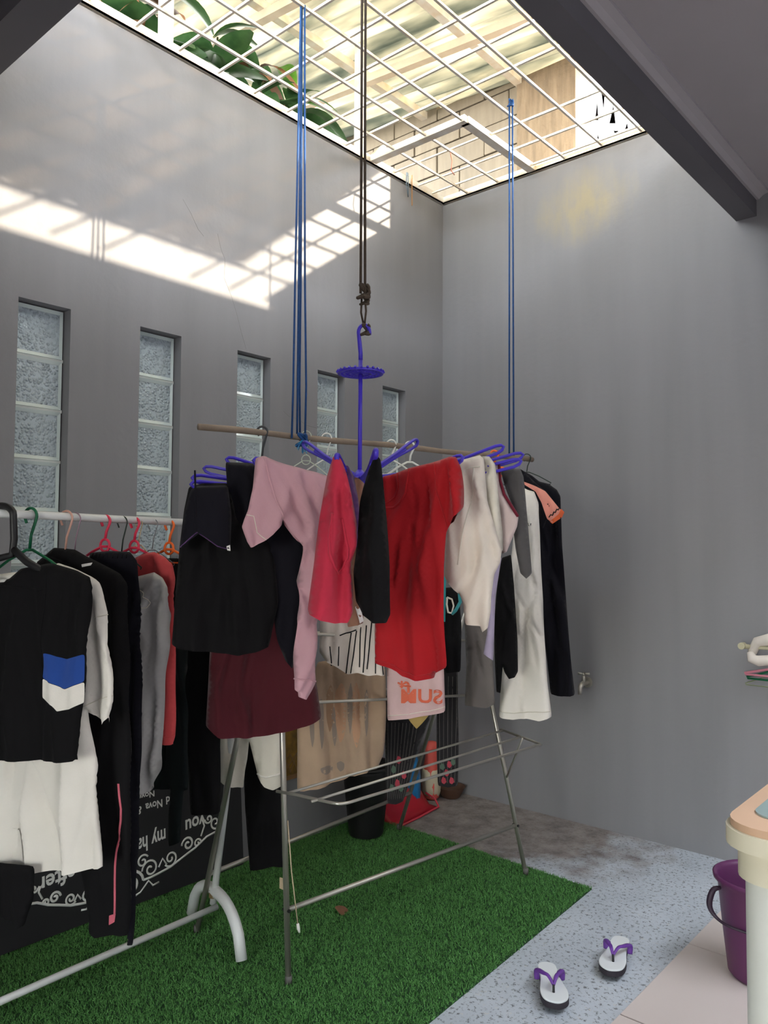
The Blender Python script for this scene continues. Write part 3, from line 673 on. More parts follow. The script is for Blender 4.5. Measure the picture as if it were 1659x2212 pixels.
PINK = fabric('dusty_pink', (200, 156, 164), .6, var=.06); HOTP = fabric('hot_pink', (192, 46, 70), .75); RED = fabric('red', (170, 20, 28), .7); CORAL = fabric('coral', (206, 78, 80), .8)
SATIN = mat('fabric_grey_satin', (170, 168, 166), .32, var=.05, vscale=4, spec=.6, sheen=.2)
GREYF = fabric('dark_grey', (82, 80, 80)); GREYT = fabric('taupe_grey', (112, 106, 102)); MAROON = fabric('maroon', (74, 18, 28), .75); BEIGE = fabric('beige_print', (186, 160, 134), rgb2=(164, 140, 118))
LAV = fabric('lavender', (186, 174, 200)); PEACH = fabric('peach', (238, 158, 140)); TAN = fabric('tan', (150, 108, 88)); PURC = fabric('purple_cloth', (96, 62, 112)); GREENB = fabric('bottle_black_green', (14, 22, 22), sheen=.03)
TEAL = fabric('teal', (58, 146, 150)); ROYAL = fabric('royal_blue', (38, 74, 150)); YEL = fabric('mustard', (176, 150, 92)); PALEP = fabric('pale_pink_print', (214, 182, 180)); ORNG = fabric('orange_print', (222, 112, 84)); TAGW = fabric('white_label', (235, 233, 228)); PIPE = fabric('pink_piping', (214, 106, 122)); TRIM = fabric('maroon_trim', (110, 30, 48)); BURNT = fabric('orange_hem', (236, 110, 66)); STRIPE = fabric('black_stripe', (20, 19, 20)); BROWNP = fabric('brown_print', (156, 124, 98)); GREYP = fabric('grey_print', (146, 132, 120)); FLOR = fabric('rose_embroidery', (180, 70, 84)); FLOG = fabric('sage_embroidery', (90, 110, 96)); PIN = fabric('grey_pinstripe', (92, 88, 86)); STRIPEB = fabric('charcoal_pinstripe_base', (40, 38, 40))
# --- on the white rack (front to back)
rg = 'clothes on the white garment rack'
th = -20
g = Garment('t_shirt', 'black T-shirt with blue and white chevron bands on the sleeve', 't-shirt', [(-150, 1300), (-110, 1245), (-20, 1246), (0, 1256), (22, 1250), (45, 1228), (110, 1216), (165, 1232), (196, 1246), (203, 1270), (200, 1340), (188, 1425), (184, 1480), (172, 1580), (160, 1640), (155, 1646), (0, 1641), (-120, 1640), (-140, 1400)], BLACK, P=barP(5)+Vector((0, 0, 0)), theta=th, thick=.05, fold=.008, freq=5, seed=11, group=rg)
g.patch('blue_sleeve_band', [(109, 1408), (150, 1423), (189, 1412), (184, 1472), (146, 1487), (100, 1463)], ROYAL, label='royal blue chevron band')
g.patch('white_sleeve_band', [(100, 1464), (146, 1488), (184, 1473), (181, 1518), (158, 1530), (134, 1534), (122, 1521), (97, 1507)], WHITE, label='white chevron band')
g.seam('sleeve_seam', [(108, 1230), (104, 1330), (99, 1420), (97, 1507)], BLACK2, .0018); g.seam('neck_rib', [(-30, 1262), (0, 1263), (40, 1268), (100, 1274)], BLACK2, .002)
g.patch('neck_label', [(0, 1252), (19, 1251), (18, 1257), (0, 1258)], TAGW)
g = Garment('long_shirt', 'long off-white shirt dress hung behind the black chevron T-shirt', 'dress', [(-70, 1250), (60, 1232), (128, 1216), (163, 1226), (196, 1244), (216, 1260), (234, 1327), (241, 1420), (247, 1516), (236, 1548), (221, 1566), (205, 1545), (190, 1538), (195, 1575), (206, 1654), (213, 1780), (218, 1877), (150, 1882), (67, 1884), (0, 1879), (-70, 1880)], WHITE, P=barP(66), theta=th, thick=.05, fold=.016, freq=6, seed=12, group=rg)
g.seam('cuff_stitching', [(184, 1526), (215, 1510), (246, 1502)], IVORY, .0016); g.seam('sleeve_seam', [(208, 1335), (236, 1327)], IVORY, .0016)
g.patch('pocket', [(-20, 1790), (56, 1790), (56, 1860), (-20, 1860)], WHITE, off=.003); 
g = Garment('long_coat', 'black collared long coat with pink piping down the front', 'coat', [(80, 1215), (99, 1199), (116, 1183), (140, 1185), (160, 1187), (211, 1213), (262, 1240), (276, 1262), (281, 1400), (284, 1600), (279, 1800), (273, 2024), (245, 2018), (213, 2021), (190, 1988), (170, 1880), (110, 1860), (80, 1600), (75, 1350)], BLACK2, P=barP(140), theta=th, thick=.055, fold=.010, freq=5, seed=13, group=rg)
g.seam('pink_piping', [(263, 1690), (264, 1715), (266, 1745), (264, 1770), (258, 1805), (254, 1840), (252, 1870), (250, 1930), (249, 1975)], PIPE, .0036, label='pink piping'); g.patch('pink_tab', [(240, 1975), (252, 1972), (250, 1990), (239, 1996)], PIPE)
g.seam('collar_edge', [(99, 1200), (118, 1205), (160, 1222), (205, 1248)], BLACK, .003); g.patch('neck_label', [(185, 1219), (206, 1215), (205, 1221), (186, 1225)], TAGW)
g = Garment('dark_trousers', 'dark navy trousers with gathered waistband hung beside the black coat', 'trousers', [(196, 1194), (240, 1190), (280, 1192), (296, 1212), (300, 1290), (302, 1450), (301, 1600), (299, 1715), (292, 1870), (289, 2040), (277, 2042), (262, 1900), (230, 1700), (205, 1400), (190, 1230)], NAVY, P=barP(205), theta=th, thick=.04, fold=.012, freq=8, seed=14, group=rg)
for k in range(9): x = 205+k*9; g.seam('waist_gather', [(x, 1195), (x+1, 1206)], BLACK, .002)
g = Garment('satin_blouse', 'shiny grey satin garment on a thin wire hanger', 'blouse', [(292, 1246), (312, 1241), (330, 1236), (350, 1248), (363, 1268), (366, 1285), (362, 1330), (359, 1412), (350, 1510), (343, 1600), (334, 1668), (322, 1700), (305, 1719), (292, 1716), (286, 1500), (284, 1300)], SATIN, P=barP(258), theta=th, thick=.05, fold=.014, freq=7, seed=15, group=rg)
g.seam('strap_loop', [(300, 1270), (318, 1282), (330, 1302), (322, 1312), (300, 1314)], IVORY, .0016)
g = Garment('cardigan', 'coral long-sleeved cardigan hung on a pink hanger', 'cardigan', [(290, 1205), (310, 1196), (335, 1192), (355, 1203), (370, 1220), (376, 1250), (379, 1351), (381, 1472), (378, 1590), (372, 1609), (346, 1606), (346, 1588), (330, 1450), (296, 1400), (288, 1260)], CORAL, P=barP(290), theta=th, thick=.045, fold=.012, freq=8, seed=16, group=rg)
g.seam('cuff_seam', [(347, 1589), (362, 1591), (377, 1589)], CORAL, .002)
g = Garment('black_skirt', 'black flared skirt with leggings below it at the rack end', 'skirt', [(350, 1206), (385, 1206), (404, 1230), (408, 1500), (409, 1704), (398, 1708), (396, 1770), (393, 1817), (367, 1827), (357, 1818), (362, 1760), (366, 1706), (345, 1706), (322, 1702), (341, 1620), (352, 1400)], GREENB, P=barP(366), theta=th, thick=.03, fold=.010, freq=8, seed=17, group=rg)
g = Garment('black_trousers', 'straight black trousers between the coral cardigan and maroon skirt', 'trousers', [(380, 1330), (470, 1330), (482, 1450), (476, 1600), (477, 1755), (445, 1758), (412, 1758), (406, 1640), (396, 1560), (383, 1480)], BLACK, depth=2.80, theta=-5, thick=.04, fold=.006, freq=7, seed=18)
g = Garment('dark_robe', 'black hem hanging under the white shirt dress', 'robe', [(-60, 1860), (75, 1870), (68, 1940), (56, 1995), (45, 2003), (32, 1985), (0, 1975), (-60, 1985)], BLACK2, P=barP(40), theta=th, thick=.03, fold=.008, freq=7, seed=19, group=rg)
# --- on the violet octopus hanger
og = 'clothes on the violet octopus hanger'
g = Garment('sleeveless_blouse', 'loose black blouse with straight hem hung on the outer violet arms', 'blouse', [(408, 1052), (440, 1043), (492, 1044), (515, 1130), (590, 1170), (602, 1300), (582, 1396), (550, 1408), (513, 1414), (450, 1407), (386, 1400), (371, 1392), (378, 1300), (387, 1190), (398, 1100)], BLACK, depth=2.31, theta=12, thick=.06, fold=.010, freq=5, seed=21, group=og)
g = Garment('camisole', 'dark navy camisole with thin straps in front of the black top', 'camisole', [(412, 1058), (426, 1050), (492, 1048), (500, 1110), (498, 1186), (478, 1182), (455, 1168), (432, 1152), (412, 1166), (395, 1184), (389, 1180), (399, 1105)], NAVY, depth=2.25, theta=12, thick=.05, fold=.006, freq=5, seed=22, group=og, edge=.06)
g.seam('hem_string', [(389, 1182), (405, 1168), (426, 1150), (445, 1162), (470, 1180), (496, 1187)], PURC, .0016); g.seam('strap', [(424, 1150), (423, 1100), (422, 1050), (421, 1016)], NAVY, .003); g.patch('care_tag', [(489, 1180), (497, 1177), (498, 1190), (491, 1189)], TAGW)
g = Garment('dark_blouse', 'black blouse with a hanging sleeve, draped behind the dusty pink shirt', 'blouse', [(487, 998), (520, 999), (548, 1001), (610, 1020), (645, 1100), (656, 1200), (652, 1300), (644, 1380), (633, 1447), (619, 1430), (600, 1385), (588, 1300), (560, 1230), (505, 1195), (493, 1100)], NAVY, depth=2.35, theta=15, thick=.05, fold=.012, freq=7, seed=23, group=og)
g = Garment('long_sleeve_shirt', 'dusty pink long-sleeved shirt draped over a violet arm', 'shirt', [(551, 990), (567, 985), (600, 997), (640, 1009), (679, 1018), (713, 1030), (718, 1150), (708, 1300), (691, 1342), (686, 1400), (682, 1474), (672, 1492), (660, 1511), (644, 1505), (640, 1494), (632, 1488), (634, 1465), (644, 1357), (649, 1297), (654, 1236), (651, 1179), (627, 1149), (607, 1122), (604, 1136), (572, 1167), (546, 1184), (536, 1170), (531, 1158), (523, 1138), (528, 1122), (537, 1101), (546, 1050)], PINK, P=at(632, 1010, 2.31), theta=28, thick=.03, fold=.013, freq=8, seed=24, group=og, shear=.5, soft=.15)
g.seam('shoulder_seam', [(567, 990), (583, 1040), (598, 1090), (607, 1120)], PINK, .003); g.seam('cuff_seam', [(633, 1465), (650, 1467), (668, 1466), (682, 1472)], PINK, .0025)
g.seam('hem_stitching', [(533, 1112), (548, 1115), (556, 1150), (572, 1166)], CREAM, .0014)
g = Garment('pink_top', 'hot pink top pinched at one point, hanging in a bag shape', 'top', [(719, 988), (726, 983), (736, 992), (744, 1010), (758, 1070), (772, 1131), (771, 1179), (761, 1221), (765, 1280), (763, 1321), (751, 1346), (724, 1347), (690, 1338), (668, 1328), (665, 1315), (679, 1221), (691, 1116), (707, 1028)], HOTP, depth=2.06, theta=8, thick=.06, fold=.022, freq=9, apex=(727, 975), seed=25, group=og, dents=[(733, 1200, .022, .075, .035)])
g.seam('neckline_binding', [(716, 1110), (711, 1160), (712, 1195), (722, 1222), (732, 1240), (744, 1228), (752, 1205), (753, 1185), (745, 1150), (738, 1120)], HOTP, .004, .002)
g = Garment('purple_cloth', 'thin purple cloth strip behind the hot pink top', 'cloth', [(741, 1004), (752, 1006), (765, 1028), (775, 1080), (779, 1130), (774, 1180), (762, 1190), (748, 1100)], PURC, depth=2.2, theta=8, thick=.02, fold=.008, freq=14, seed=26, group=og)
g = Garment('tan_top', 'tan brown garment with white tag hanging between pink and black pieces', 'top', [(766, 1030), (776, 1034), (788, 1044), (792, 1150), (790, 1280), (785, 1346), (770, 1350), (751, 1355), (748, 1300), (757, 1200), (764, 1120)], TAN, depth=2.27, theta=8, thick=.03, fold=.010, freq=12, seed=27, group=og)
g.patch('care_tag', [(766, 1310), (776, 1306), (786, 1342), (776, 1346)], TAGW)
g = Garment('black_shorts', 'black garment pinched at one point beside the red shirt', 'shorts', [(806, 990), (813, 982), (821, 992), (829, 1040), (836, 1120), (841, 1221), (843, 1327), (834, 1346), (811, 1343), (785, 1326), (768, 1300), (762, 1236), (772, 1161), (784, 1055), (797, 1010)], BLACK, depth=2.10, theta=-8, thick=.06, fold=.016, freq=9, apex=(813, 970), seed=28, group=og)
g = Garment('red_shirt', 'bright red short-sleeved shirt draped sideways over violet arms', 'shirt', [(824, 1030), (855, 1020), (882, 1011), (925, 1001), (976, 987), (988, 988), (997, 1011), (1001, 1057), (1003, 1096), (991, 1114), (973, 1129), (961, 1148), (956, 1201), (954, 1231), (960, 1352), (963, 1442), (940, 1452), (931, 1457), (929, 1468), (901, 1470), (870, 1461), (846, 1440), (812, 1428), (814, 1352), (826, 1300), (834, 1200), (828, 1100)], RED, P=at(915, 1010, 2.36), theta=-26, thick=.045, fold=.014, freq=7, seed=29, group=og, dents=[(846, 1055, .03, .06, .03)], soft=.18)
g.seam('neckline_binding', [(884, 1013), (883, 1040), (878, 1065), (866, 1085), (850, 1097), (832, 1098)], RED, .0035); g.seam('neckline_binding', [(856, 1022), (858, 1050), (848, 1075), (834, 1090)], RED, .003)
g.seam('shoulder_seam', [(940, 1000), (946, 1060), (955, 1110), (964, 1140)], RED, .002); g.seam('hem_stitching', [(813, 1420), (845, 1430), (872, 1450), (905, 1459), (930, 1457)], RED, .0018)
g = Garment('cream_trousers', 'cream wide-leg trousers with waistband hung beside the red shirt', 'trousers', [(986, 998), (1000, 993), (1036, 983), (1045, 990), (1052, 1080), (1072, 1150), (1084, 1187), (1080, 1215), (1068, 1240), (1062, 1290), (1061, 1319), (1054, 1356), (1041, 1367), (1036, 1353), (1005, 1350), (999, 1301), (991, 1283), (967, 1259), (958, 1243), (961, 1186), (967, 1135), (990, 1110)], CREAM, depth=2.44, theta=-12, thick=.05, fold=.015, freq=8, seed=30, group=og)
g.seam('waistband_seam', [(996, 1016), (1015, 1012), (1037, 1008)], IVORY, .0025); g.seam('leg_crease', [(1024, 1012), (1020, 1070), (1000, 1160), (990, 1220)], IVORY, .0025)
g = Garment('ivory_shirt', 'pale ivory garment folded over, between cream trousers and maroon-trimmed top', 'shirt', [(1040, 985), (1057, 986), (1070, 1003), (1078, 1080), (1086, 1150), (1086, 1190), (1060, 1190), (1050, 1100)], IVORY, depth=2.48, theta=-12, thick=.035, fold=.014, freq=12, seed=31, group=og)
g = Garment('trimmed_top', 'pale pink top with maroon trimmed edge at the violet arm tips', 'top', [(1060, 1004), (1077, 1000), (1080, 1040), (1088, 1070), (1104, 1095), (1120, 1118), (1117, 1138), (1103, 1171), (1094, 1193), (1084, 1196), (1078, 1140), (1068, 1070)], fabric('blush', (206, 188, 184)), depth=2.50, theta=-12, thick=.03, fold=.010, freq=10, seed=32, group=og)
g.seam('maroon_trim', [(1077, 1002), (1080, 1038), (1089, 1068), (1104, 1092), (1119, 1116)], TRIM, .005, label='maroon trim')
g = Garment('grey_shirt', 'charcoal grey shirt with pointed sleeve end near the pole end', 'shirt', [(1081, 1016), (1100, 1010), (1124, 1013), (1131, 1030), (1136, 1085), (1141, 1141), (1149, 1237), (1145, 1243), (1137, 1250), (1124, 1238), (1115, 1190), (1110, 1150), (1106, 1090), (1090, 1050)], GREYF, depth=2.56, theta=-12, thick=.04, fold=.010, freq=9, seed=33, group=og)
# --- on the wooden pole, far end
pg = 'clothes on the far end of the wooden pole'
g = Garment('white_dress', 'long plain white dress hung at the far end of the pole', 'dress', [(1128, 1052), (1140, 1058), (1154, 1062), (1164, 1088), (1168, 1201), (1175, 1352), (1183, 1480), (1192, 1549), (1165, 1556), (1136, 1551), (1108, 1555), (1077, 1549), (1079, 1490), (1090, 1400), (1100, 1250), (1112, 1100)], WHITE, depth=3.62, theta=-15, thick=.07, fold=.022, freq=4.5, seed=41, group=pg)
g.seam('hem_stitching', [(1080, 1536), (1110, 1541), (1140, 1537), (1188, 1536)], IVORY, .0025); g.patch('logo', [(1141, 1130), (1149, 1131), (1148, 1137), (1142, 1136)], STRIPE)
g = Garment('inner_hem', 'back hem of a white dress seen through its open bottom', 'dress', [(1090, 1540), (1135, 1538), (1180, 1540), (1170, 1553), (1136, 1562), (1100, 1557)], CREAM, depth=3.74, theta=-15, thick=.02, fold=.006, freq=6, seed=42)
bpy.data.objects.remove(g.o, do_unlink=True)
g = Garment('black_jumper', 'black garment with one long sleeve in front of the white dress', 'jumper', [(1084, 1205), (1104, 1198), (1110, 1262), (1118, 1382), (1119, 1450), (1112, 1463), (1099, 1466), (1090, 1452), (1086, 1440), (1081, 1498), (1072, 1496), (1069, 1440), (1067, 1352), (1074, 1260)], BLACK, depth=3.5, theta=-10, thick=.05, fold=.012, freq=8, seed=43, group=pg)
g = Garment('sports_jersey', 'navy jersey with peach sleeve and orange cuff beside the white dress', 'jersey', [(1129, 1018), (1142, 1028), (1160, 1046), (1180, 1062), (1210, 1100), (1219, 1106), (1214, 1118), (1194, 1133), (1181, 1123), (1174, 1142), (1168, 1140), (1164, 1090), (1152, 1064), (1132, 1050)], NAVY, depth=3.70, theta=-15, thick=.04, fold=.008, freq=8, seed=44, group=pg, soft=.12)
g.patch('peach_sleeve', [(1132, 1041), (1156, 1050), (1178, 1061), (1208, 1098), (1216, 1105), (1194, 1130), (1182, 1121), (1170, 1086), (1157, 1062), (1134, 1048)], PEACH, label='peach sleeve')
g.patch('orange_cuff', [(1212, 1099), (1219, 1106), (1214, 1118), (1194, 1132), (1188, 1127), (1207, 1111)], BURNT, off=.003, label='orange cuff')
g.seam('zigzag_print', [(1186, 1118), (1190, 1112), (1194, 1114), (1197, 1106), (1200, 1108), (1203, 1100), (1206, 1102), (1208, 1098)], STRIPE, .0028, .003)
g = Garment('black_gown', 'long black dress, last one at the far end of the pole', 'dress', [(1122, 1012), (1150, 1028), (1165, 1040), (1185, 1045), (1203, 1058), (1211, 1073), (1214, 1171), (1220, 1260), (1227, 1352), (1235, 1440), (1242, 1500), (1215, 1503), (1188, 1501), (1178, 1400), (1150, 1200), (1128, 1060)], NAVY, depth=3.86, theta=-15, thick=.07, fold=.022, freq=4.5, seed=45, group=pg)
# --- on the drying rack
dg = 'clothes on the stainless drying rack'
g = Garment('maroon_skirt', 'dark maroon skirt hung over the near end of the drying rack', 'skirt', [(458, 1330), (655, 1330), (676, 1420), (684, 1480), (695, 1551), (655, 1568), (611, 1581), (540, 1591), (475, 1592), (444, 1571), (449, 1490), (453, 1410)], MAROON, P=at(560, 1400, 2.72), theta=10, thick=.09, fold=.012, freq=4, seed=51, group=dg, edge=.06)
g = Garment('white_trousers', 'crumpled off-white trousers with two cropped legs under the maroon skirt', 'trousers', [(473, 1500), (609, 1500), (609, 1590), (610, 1690), (608, 1700), (590, 1706), (572, 1698), (557, 1680), (548, 1640), (538, 1600), (534, 1640), (529, 1665), (525, 1704), (500, 1699), (474, 1687)], IVORY, depth=3.0, theta=5, thick=.035, fold=.012, freq=13, seed=52, group=dg)
g.seam('cuff_gather', [(556, 1672), (575, 1676), (608, 1670)], WHITE, .004); g.seam('fly_seam', [(510, 1600), (500, 1650), (495, 1690)], CREAM, .0022)
g = Garment('black_slacks', 'black slacks with one long leg behind the crumpled white trousers', 'trousers', [(528, 1520), (612, 1520), (614, 1640), (615, 1721), (612, 1876), (590, 1872), (565, 1874), (540, 1880), (537, 1842), (530, 1760), (527, 1691)], BLACK, depth=3.09, theta=5, thick=.04, fold=.008, freq=8, seed=53, group=dg)
g = Garment('beige_tunic', 'beige printed tunic with faded brown figures hung on drying rack', 'tunic', [(686, 1430), (720, 1425), (832, 1436), (835, 1540), (828, 1631), (819, 1662), (790, 1668), (762, 1676), (700, 1698), (644, 1712), (643, 1640), (642, 1573), (665, 1500)], BEIGE, P=at(740, 1560, 3.16), theta=18, thick=.04, fold=.012, freq=9, seed=54, group=dg)
for (x, y, wd, ht, mm) in ((712, 1530, 9, 55, BROWNP), (735, 1540, 12, 70, fabric('peach_print', (190, 150, 120))), (768, 1545, 11, 75, fabric('peach_print', (190, 150, 120))), (755, 1530, 5, 60, GREYP), (722, 1570, 6, 45, GREYP), (790, 1540, 5, 55, GREYP), (672, 1570, 5, 45, GREYP), (692, 1560, 6, 60, GREYP), (705, 1663, 16, 10, GREYP), (735, 1655, 8, 12, GREYP)):
    g.patch('printed_figure', [(x-wd, y-ht*.6), (x, y-ht), (x+wd, y-ht*.6), (x+wd*.9, y+ht*.5), (x, y+ht), (x-wd*.8, y+ht*.4)], mm, off=.001, soft=.25)
g = Garment('striped_blouse', 'cream blouse with thin black stripes above the beige printed tunic', 'blouse', [(692, 1325), (740, 1318), (815, 1322), (824, 1390), (833, 1462), (815, 1458), (796, 1460), (770, 1452), (751, 1457), (725, 1440), (705, 1430), (690, 1408)], CREAM, P=at(760, 1400, 3.04), theta=12, thick=.035, fold=.010, freq=9, seed=55, group=dg)
for ln in ([(757, 1366), (748, 1455)], [(769, 1362), (757, 1454)], [(778, 1354), (775, 1440)], [(802, 1338), (792, 1445)], [(733, 1372), (768, 1360)], [(731, 1396), (731, 1444)], [(712, 1396), (716, 1438)], [(811, 1400), (811, 1455)], [(822, 1400), (829, 1458)], [(790, 1350), (783, 1452)]): g.seam('stripe', ln, STRIPE, .0025, .0008)
g = Garment('print_t_shirt', 'pale pink T-shirt with orange lettering below the red shirt', 't-shirt', [(834, 1400), (955, 1400), (959, 1449), (962, 1537), (925, 1545), (897, 1549), (860, 1553), (837, 1556), (836, 1480)], PALEP, P=at(898, 1480, 3.1), theta=-6, thick=.04, fold=.006, freq=7, seed=56, group=dg)
g.seam('hem_stitching', [(838, 1545), (880, 1541), (930, 1535), (961, 1526)], CREAM, .0018)
TSHIRT = g
g = Garment('mustard_cloth', 'mustard cloth corner poking out under the pale pink T-shirt', 'cloth', [(878, 1530), (927, 1530), (926, 1546), (912, 1562), (900, 1574), (888, 1560), (879, 1549)], YEL, depth=3.3, theta=-6, thick=.02, fold=.003, freq=9, seed=57, group=dg)
g = Garment('striped_trousers', 'black pinstriped trousers leg with floral embroidery, under pale pink T-shirt', 'trousers', [(832, 1500), (928, 1500), (930, 1550), (910, 1603), (896, 1645), (884, 1690), (871, 1730), (855, 1736), (837, 1735), (833, 1680), (831, 1600)], STRIPEB, P=at(880, 1600, 3.6), theta=0, thick=.035, fold=.008, freq=8, seed=58, group=dg)
for k in range(9): g.seam('pinstripe', [(838+k*8, 1560), (838+k*6, 1650), (838+k*4, 1725)], PIN, .0014)
for x, y, mm in ((861, 1640, FLOR), (858, 1690, FLOR), (866, 1700, FLOG), (846, 1700, FLOG), (850, 1660, FLOG), (872, 1672, FLOR)):
    g.patch('embroidered_flower', [(x-5, y), (x-2, y-9), (x+4, y-6), (x+6, y+3), (x+1, y+9), (x-4, y+6)], mm, off=.003)
g = Garment('striped_trousers', 'black pinstriped trousers leg with floral hem, behind red shirt and near wall', 'trousers', [(958, 1400), (988, 1400), (989, 1470), (991, 1621), (989, 1697), (968, 1700), (946, 1697), (943, 1620), (943, 1549), (952, 1480)], STRIPEB, P=at(968, 1580, 3.75), theta=0, thick=.035, fold=.008, freq=8, seed=59, group=dg)
for k in range(5): g.seam('pinstripe', [(950+k*9, 1460), (949+k*9, 1560), (950+k*8, 1690)], PIN, .0016)
for x, y, mm in ((970, 1650, FLOR), (964, 1668, FLOR), (978, 1645, FLOG), (955, 1655, FLOG), (975, 1685, FLOR), (958, 1685, FLOR)):
    g.patch('embroidered_flower', [(x-5, y), (x-2, y-8), (x+4, y-5), (x+6, y+3), (x+1, y+8), (x-4, y+5)], mm, off=.003)
g = Garment('black_vest', 'black vest with teal straps beside the red shirt', 'vest', [(958, 1270), (985, 1268), (992, 1290), (997, 1352), (995, 1451), (962, 1455), (958, 1380)], BLACK2, depth=3.3, theta=-5, thick=.035, fold=.008, freq=9, seed=60, group=dg)
g.patch('teal_strap', [(953, 1205), (964, 1215), (963, 1290), (962, 1343), (957, 1343), (954, 1290)], TEAL, off=.012, label='teal strap')
g.seam('strap_ring', [(966, 1290), (976, 1294), (980, 1308), (976, 1324), (968, 1322), (965, 1305), (966, 1290)], IVORY, .004, .01); g.seam('teal_strap', [(992, 1280), (994, 1300), (984, 1318), (976, 1326)], TEAL, .007, .008)
g = Garment('grey_trousers', 'taupe grey trousers hung over the far end of the drying rack', 'trousers', [(1002, 1330), (1045, 1330), (1056, 1370), (1063, 1410), (1069, 1520), (1050, 1530), (1022, 1524), (1004, 1527), (1008, 1440)], GREYT, depth=3.5, theta=-5, thick=.045, fold=.014, freq=10, seed=61, group=dg)
g = Garment('lavender_slip', 'lavender slip hanging narrowly between cream trousers and black jumper', 'slip', [(1060, 1190), (1084, 1205), (1076, 1250), (1070, 1292), (1066, 1428), (1055, 1420), (1044, 1413), (1053, 1360), (1058, 1290)], LAV, depth=3.3, theta=-5, thick=.03, fold=.010, freq=10, seed=62, group=dg)
# T-shirt lettering (mirrored, seen from the inside of the shirt)
def text_mesh(body, size):
    cu = bpy.data.curves.new('txt', 'FONT'); cu.body = body; cu.size = size; cu.offset = size*.022; cu.resolution_u = 3; ob = bpy.data.objects.new('txt', cu); COL.objects.link(ob)
    dg_ = bpy.context.evaluated_depsgraph_get(); me = bpy.data.meshes.new_from_object(ob.evaluated_get(dg_)); bpy.data.objects.remove(ob, do_unlink=True)
    vs = [tuple(v.co) for v in me.vertices]; fs = [tuple(p.vertices) for p in me.polygons]; bpy.data.meshes.remove(me); return vs, fs
def shirt_text(g, body, size, px, py, bold=1.0):
    vs, fs = text_mesh(body, size); u0, v0 = g.uv(px, py)
    V = np.array([(u0-x*bold, v0+y) for x, y, z in vs]); X = g.surf(V, .004); mb = MB(); mb.v = [tuple(x) for x in X]; mb.f = [f[::-1] for f in fs]; mb.build('lettering', ORNG, g.o)
shirt_text(TSHIRT, 'SUM', .075, 957, 1518, 1.15); shirt_text(TSHIRT, 'x', .07, 893, 1516, 1.2); shirt_text(TSHIRT, 'f*', .06, 888, 1494, 1.3)
# ================================================================== HANGERS
def hanger(name, label, P, px_or_dir, m, r=.0028, w=.19, drop=.10, neck=.09, theta=-20, ringneck=False, bar=True, group=None, hr=.02, thickbody=False):
    P = Vector(P); a = YAW+math.radians(theta); u = Vector((math.cos(a), math.sin(a), 0)); root = thing(name, label, 'hanger', P-Z3*(neck+drop), group)
    hook = [P+u*(-.6*hr)-Z3*(hr*.95)]+[P-Z3*.002+u*(-hr*math.cos(t))+Z3*(hr*math.sin(t)) for t in [.0+(PI*1.15)*i/10 for i in range(11)]]+[P+u*.004-Z3*(neck*.6), P-Z3*neck]
    MB().tube(hook, r, 8).build('hook', m, root, smooth=True)
    N = P-Z3*neck
    if ringneck:
        MB().tube([N-Z3*.020+u*(.018*math.cos(t))+Z3*(.020*math.sin(t)) for t in [2*PI*i/20 for i in range(20)]], r*.95, 8, closed=True).build('neck_ring', m, root, smooth=True); N = N-Z3*.02
    L_, R_ = N-u*w-Z3*drop, N+u*w-Z3*drop
    body = [R_-Z3*.006-u*.004, R_, N+u*(w*.5)-Z3*(drop*.42), N+u*.012-Z3*.004, N-u*.012-Z3*.004, N-u*(w*.5)-Z3*(drop*.42), L_, L_-Z3*.006+u*.004]
    MB().tube(body, r, 8, closed=bar).build('shoulder_bar', m, root, smooth=True)
    return root
MGRN = mat('green_plastic', (14, 104, 66), .4); MPK = mat('pink_plastic', (226, 50, 84), .4); MORG = mat('orange_plastic', (242, 110, 36), .4); MPCH = mat('peach_plastic', (206, 160, 144), .4)
MLIL = mat('lilac_wire', (150, 122, 138), .4); MDGW = mat('dark_green_wire', (22, 44, 34), .4); MGW = mat('grey_wire', (126, 130, 132), .35, .6); MPALE = mat('pale_green_wire', (206, 214, 198), .45); MBEI = mat('beige_wire', (196, 182, 140), .5)
def bp(px): return barP(px)+Z3*.006
hg = 'hangers on the white rail'
MBK = MBLACKP
t_ = thing('wide_hanger', 'thick black plastic hanger holding the chevron T-shirt', 'hanger', barP(5)-Z3*.2, hg)
aa = YAW+math.radians(-20); u = Vector((math.cos(aa), math.sin(aa), 0)); c = barP(3)
hp = [c-u*.045-Z3*.10, c-u*.05-Z3*.06]+[c+u*(-.045*math.cos(t))+Z3*(.028*math.sin(t)) for t in [PI*i/10 for i in range(11)]]+[c+u*.05-Z3*.07, c+u*.045-Z3*.115, c+u*.0-Z3*.125, c-u*.02-Z3*.125]
MB().tube(hp, .0105, 10).build('hook', MBK, t_, smooth=True)
MB().tube([c+u*.05-Z3*.10, c+u*.10-Z3*.135, c+u*.17-Z3*.165, c+u*.23-Z3*.195], [.011, .011, .010, .008], 10).build('shoulder_bar', MBK, t_, smooth=True)
MB().tube([c-u*.03-Z3*.125, c-u*.12-Z3*.155, c-u*.25-Z3*.195], [.011, .011, .009], 10).build('shoulder_bar', MBK, t_, smooth=True)
hanger('plastic_hanger', 'green plastic hanger carrying the off-white shirt dress', bp(66), None, MGRN, .0045, .16, .085, .10, group=hg, hr=.024)
hanger('plastic_hanger', 'peach plastic hanger inside the black coat', bp(143), None, MPCH, .0035, .13, .06, .10, group=hg, hr=.024)
hanger('wire_hanger', 'thin lilac wire hanger next to the peach one', bp(163), None, MLIL, .002, .10, .05, .10, group=hg, bar=False)
hanger('ring_hanger', 'pink ring-neck hanger above the navy trousers', bp(228), None, MPK, .0045, .10, .05, .06, ringneck=True, group=hg, hr=.018)
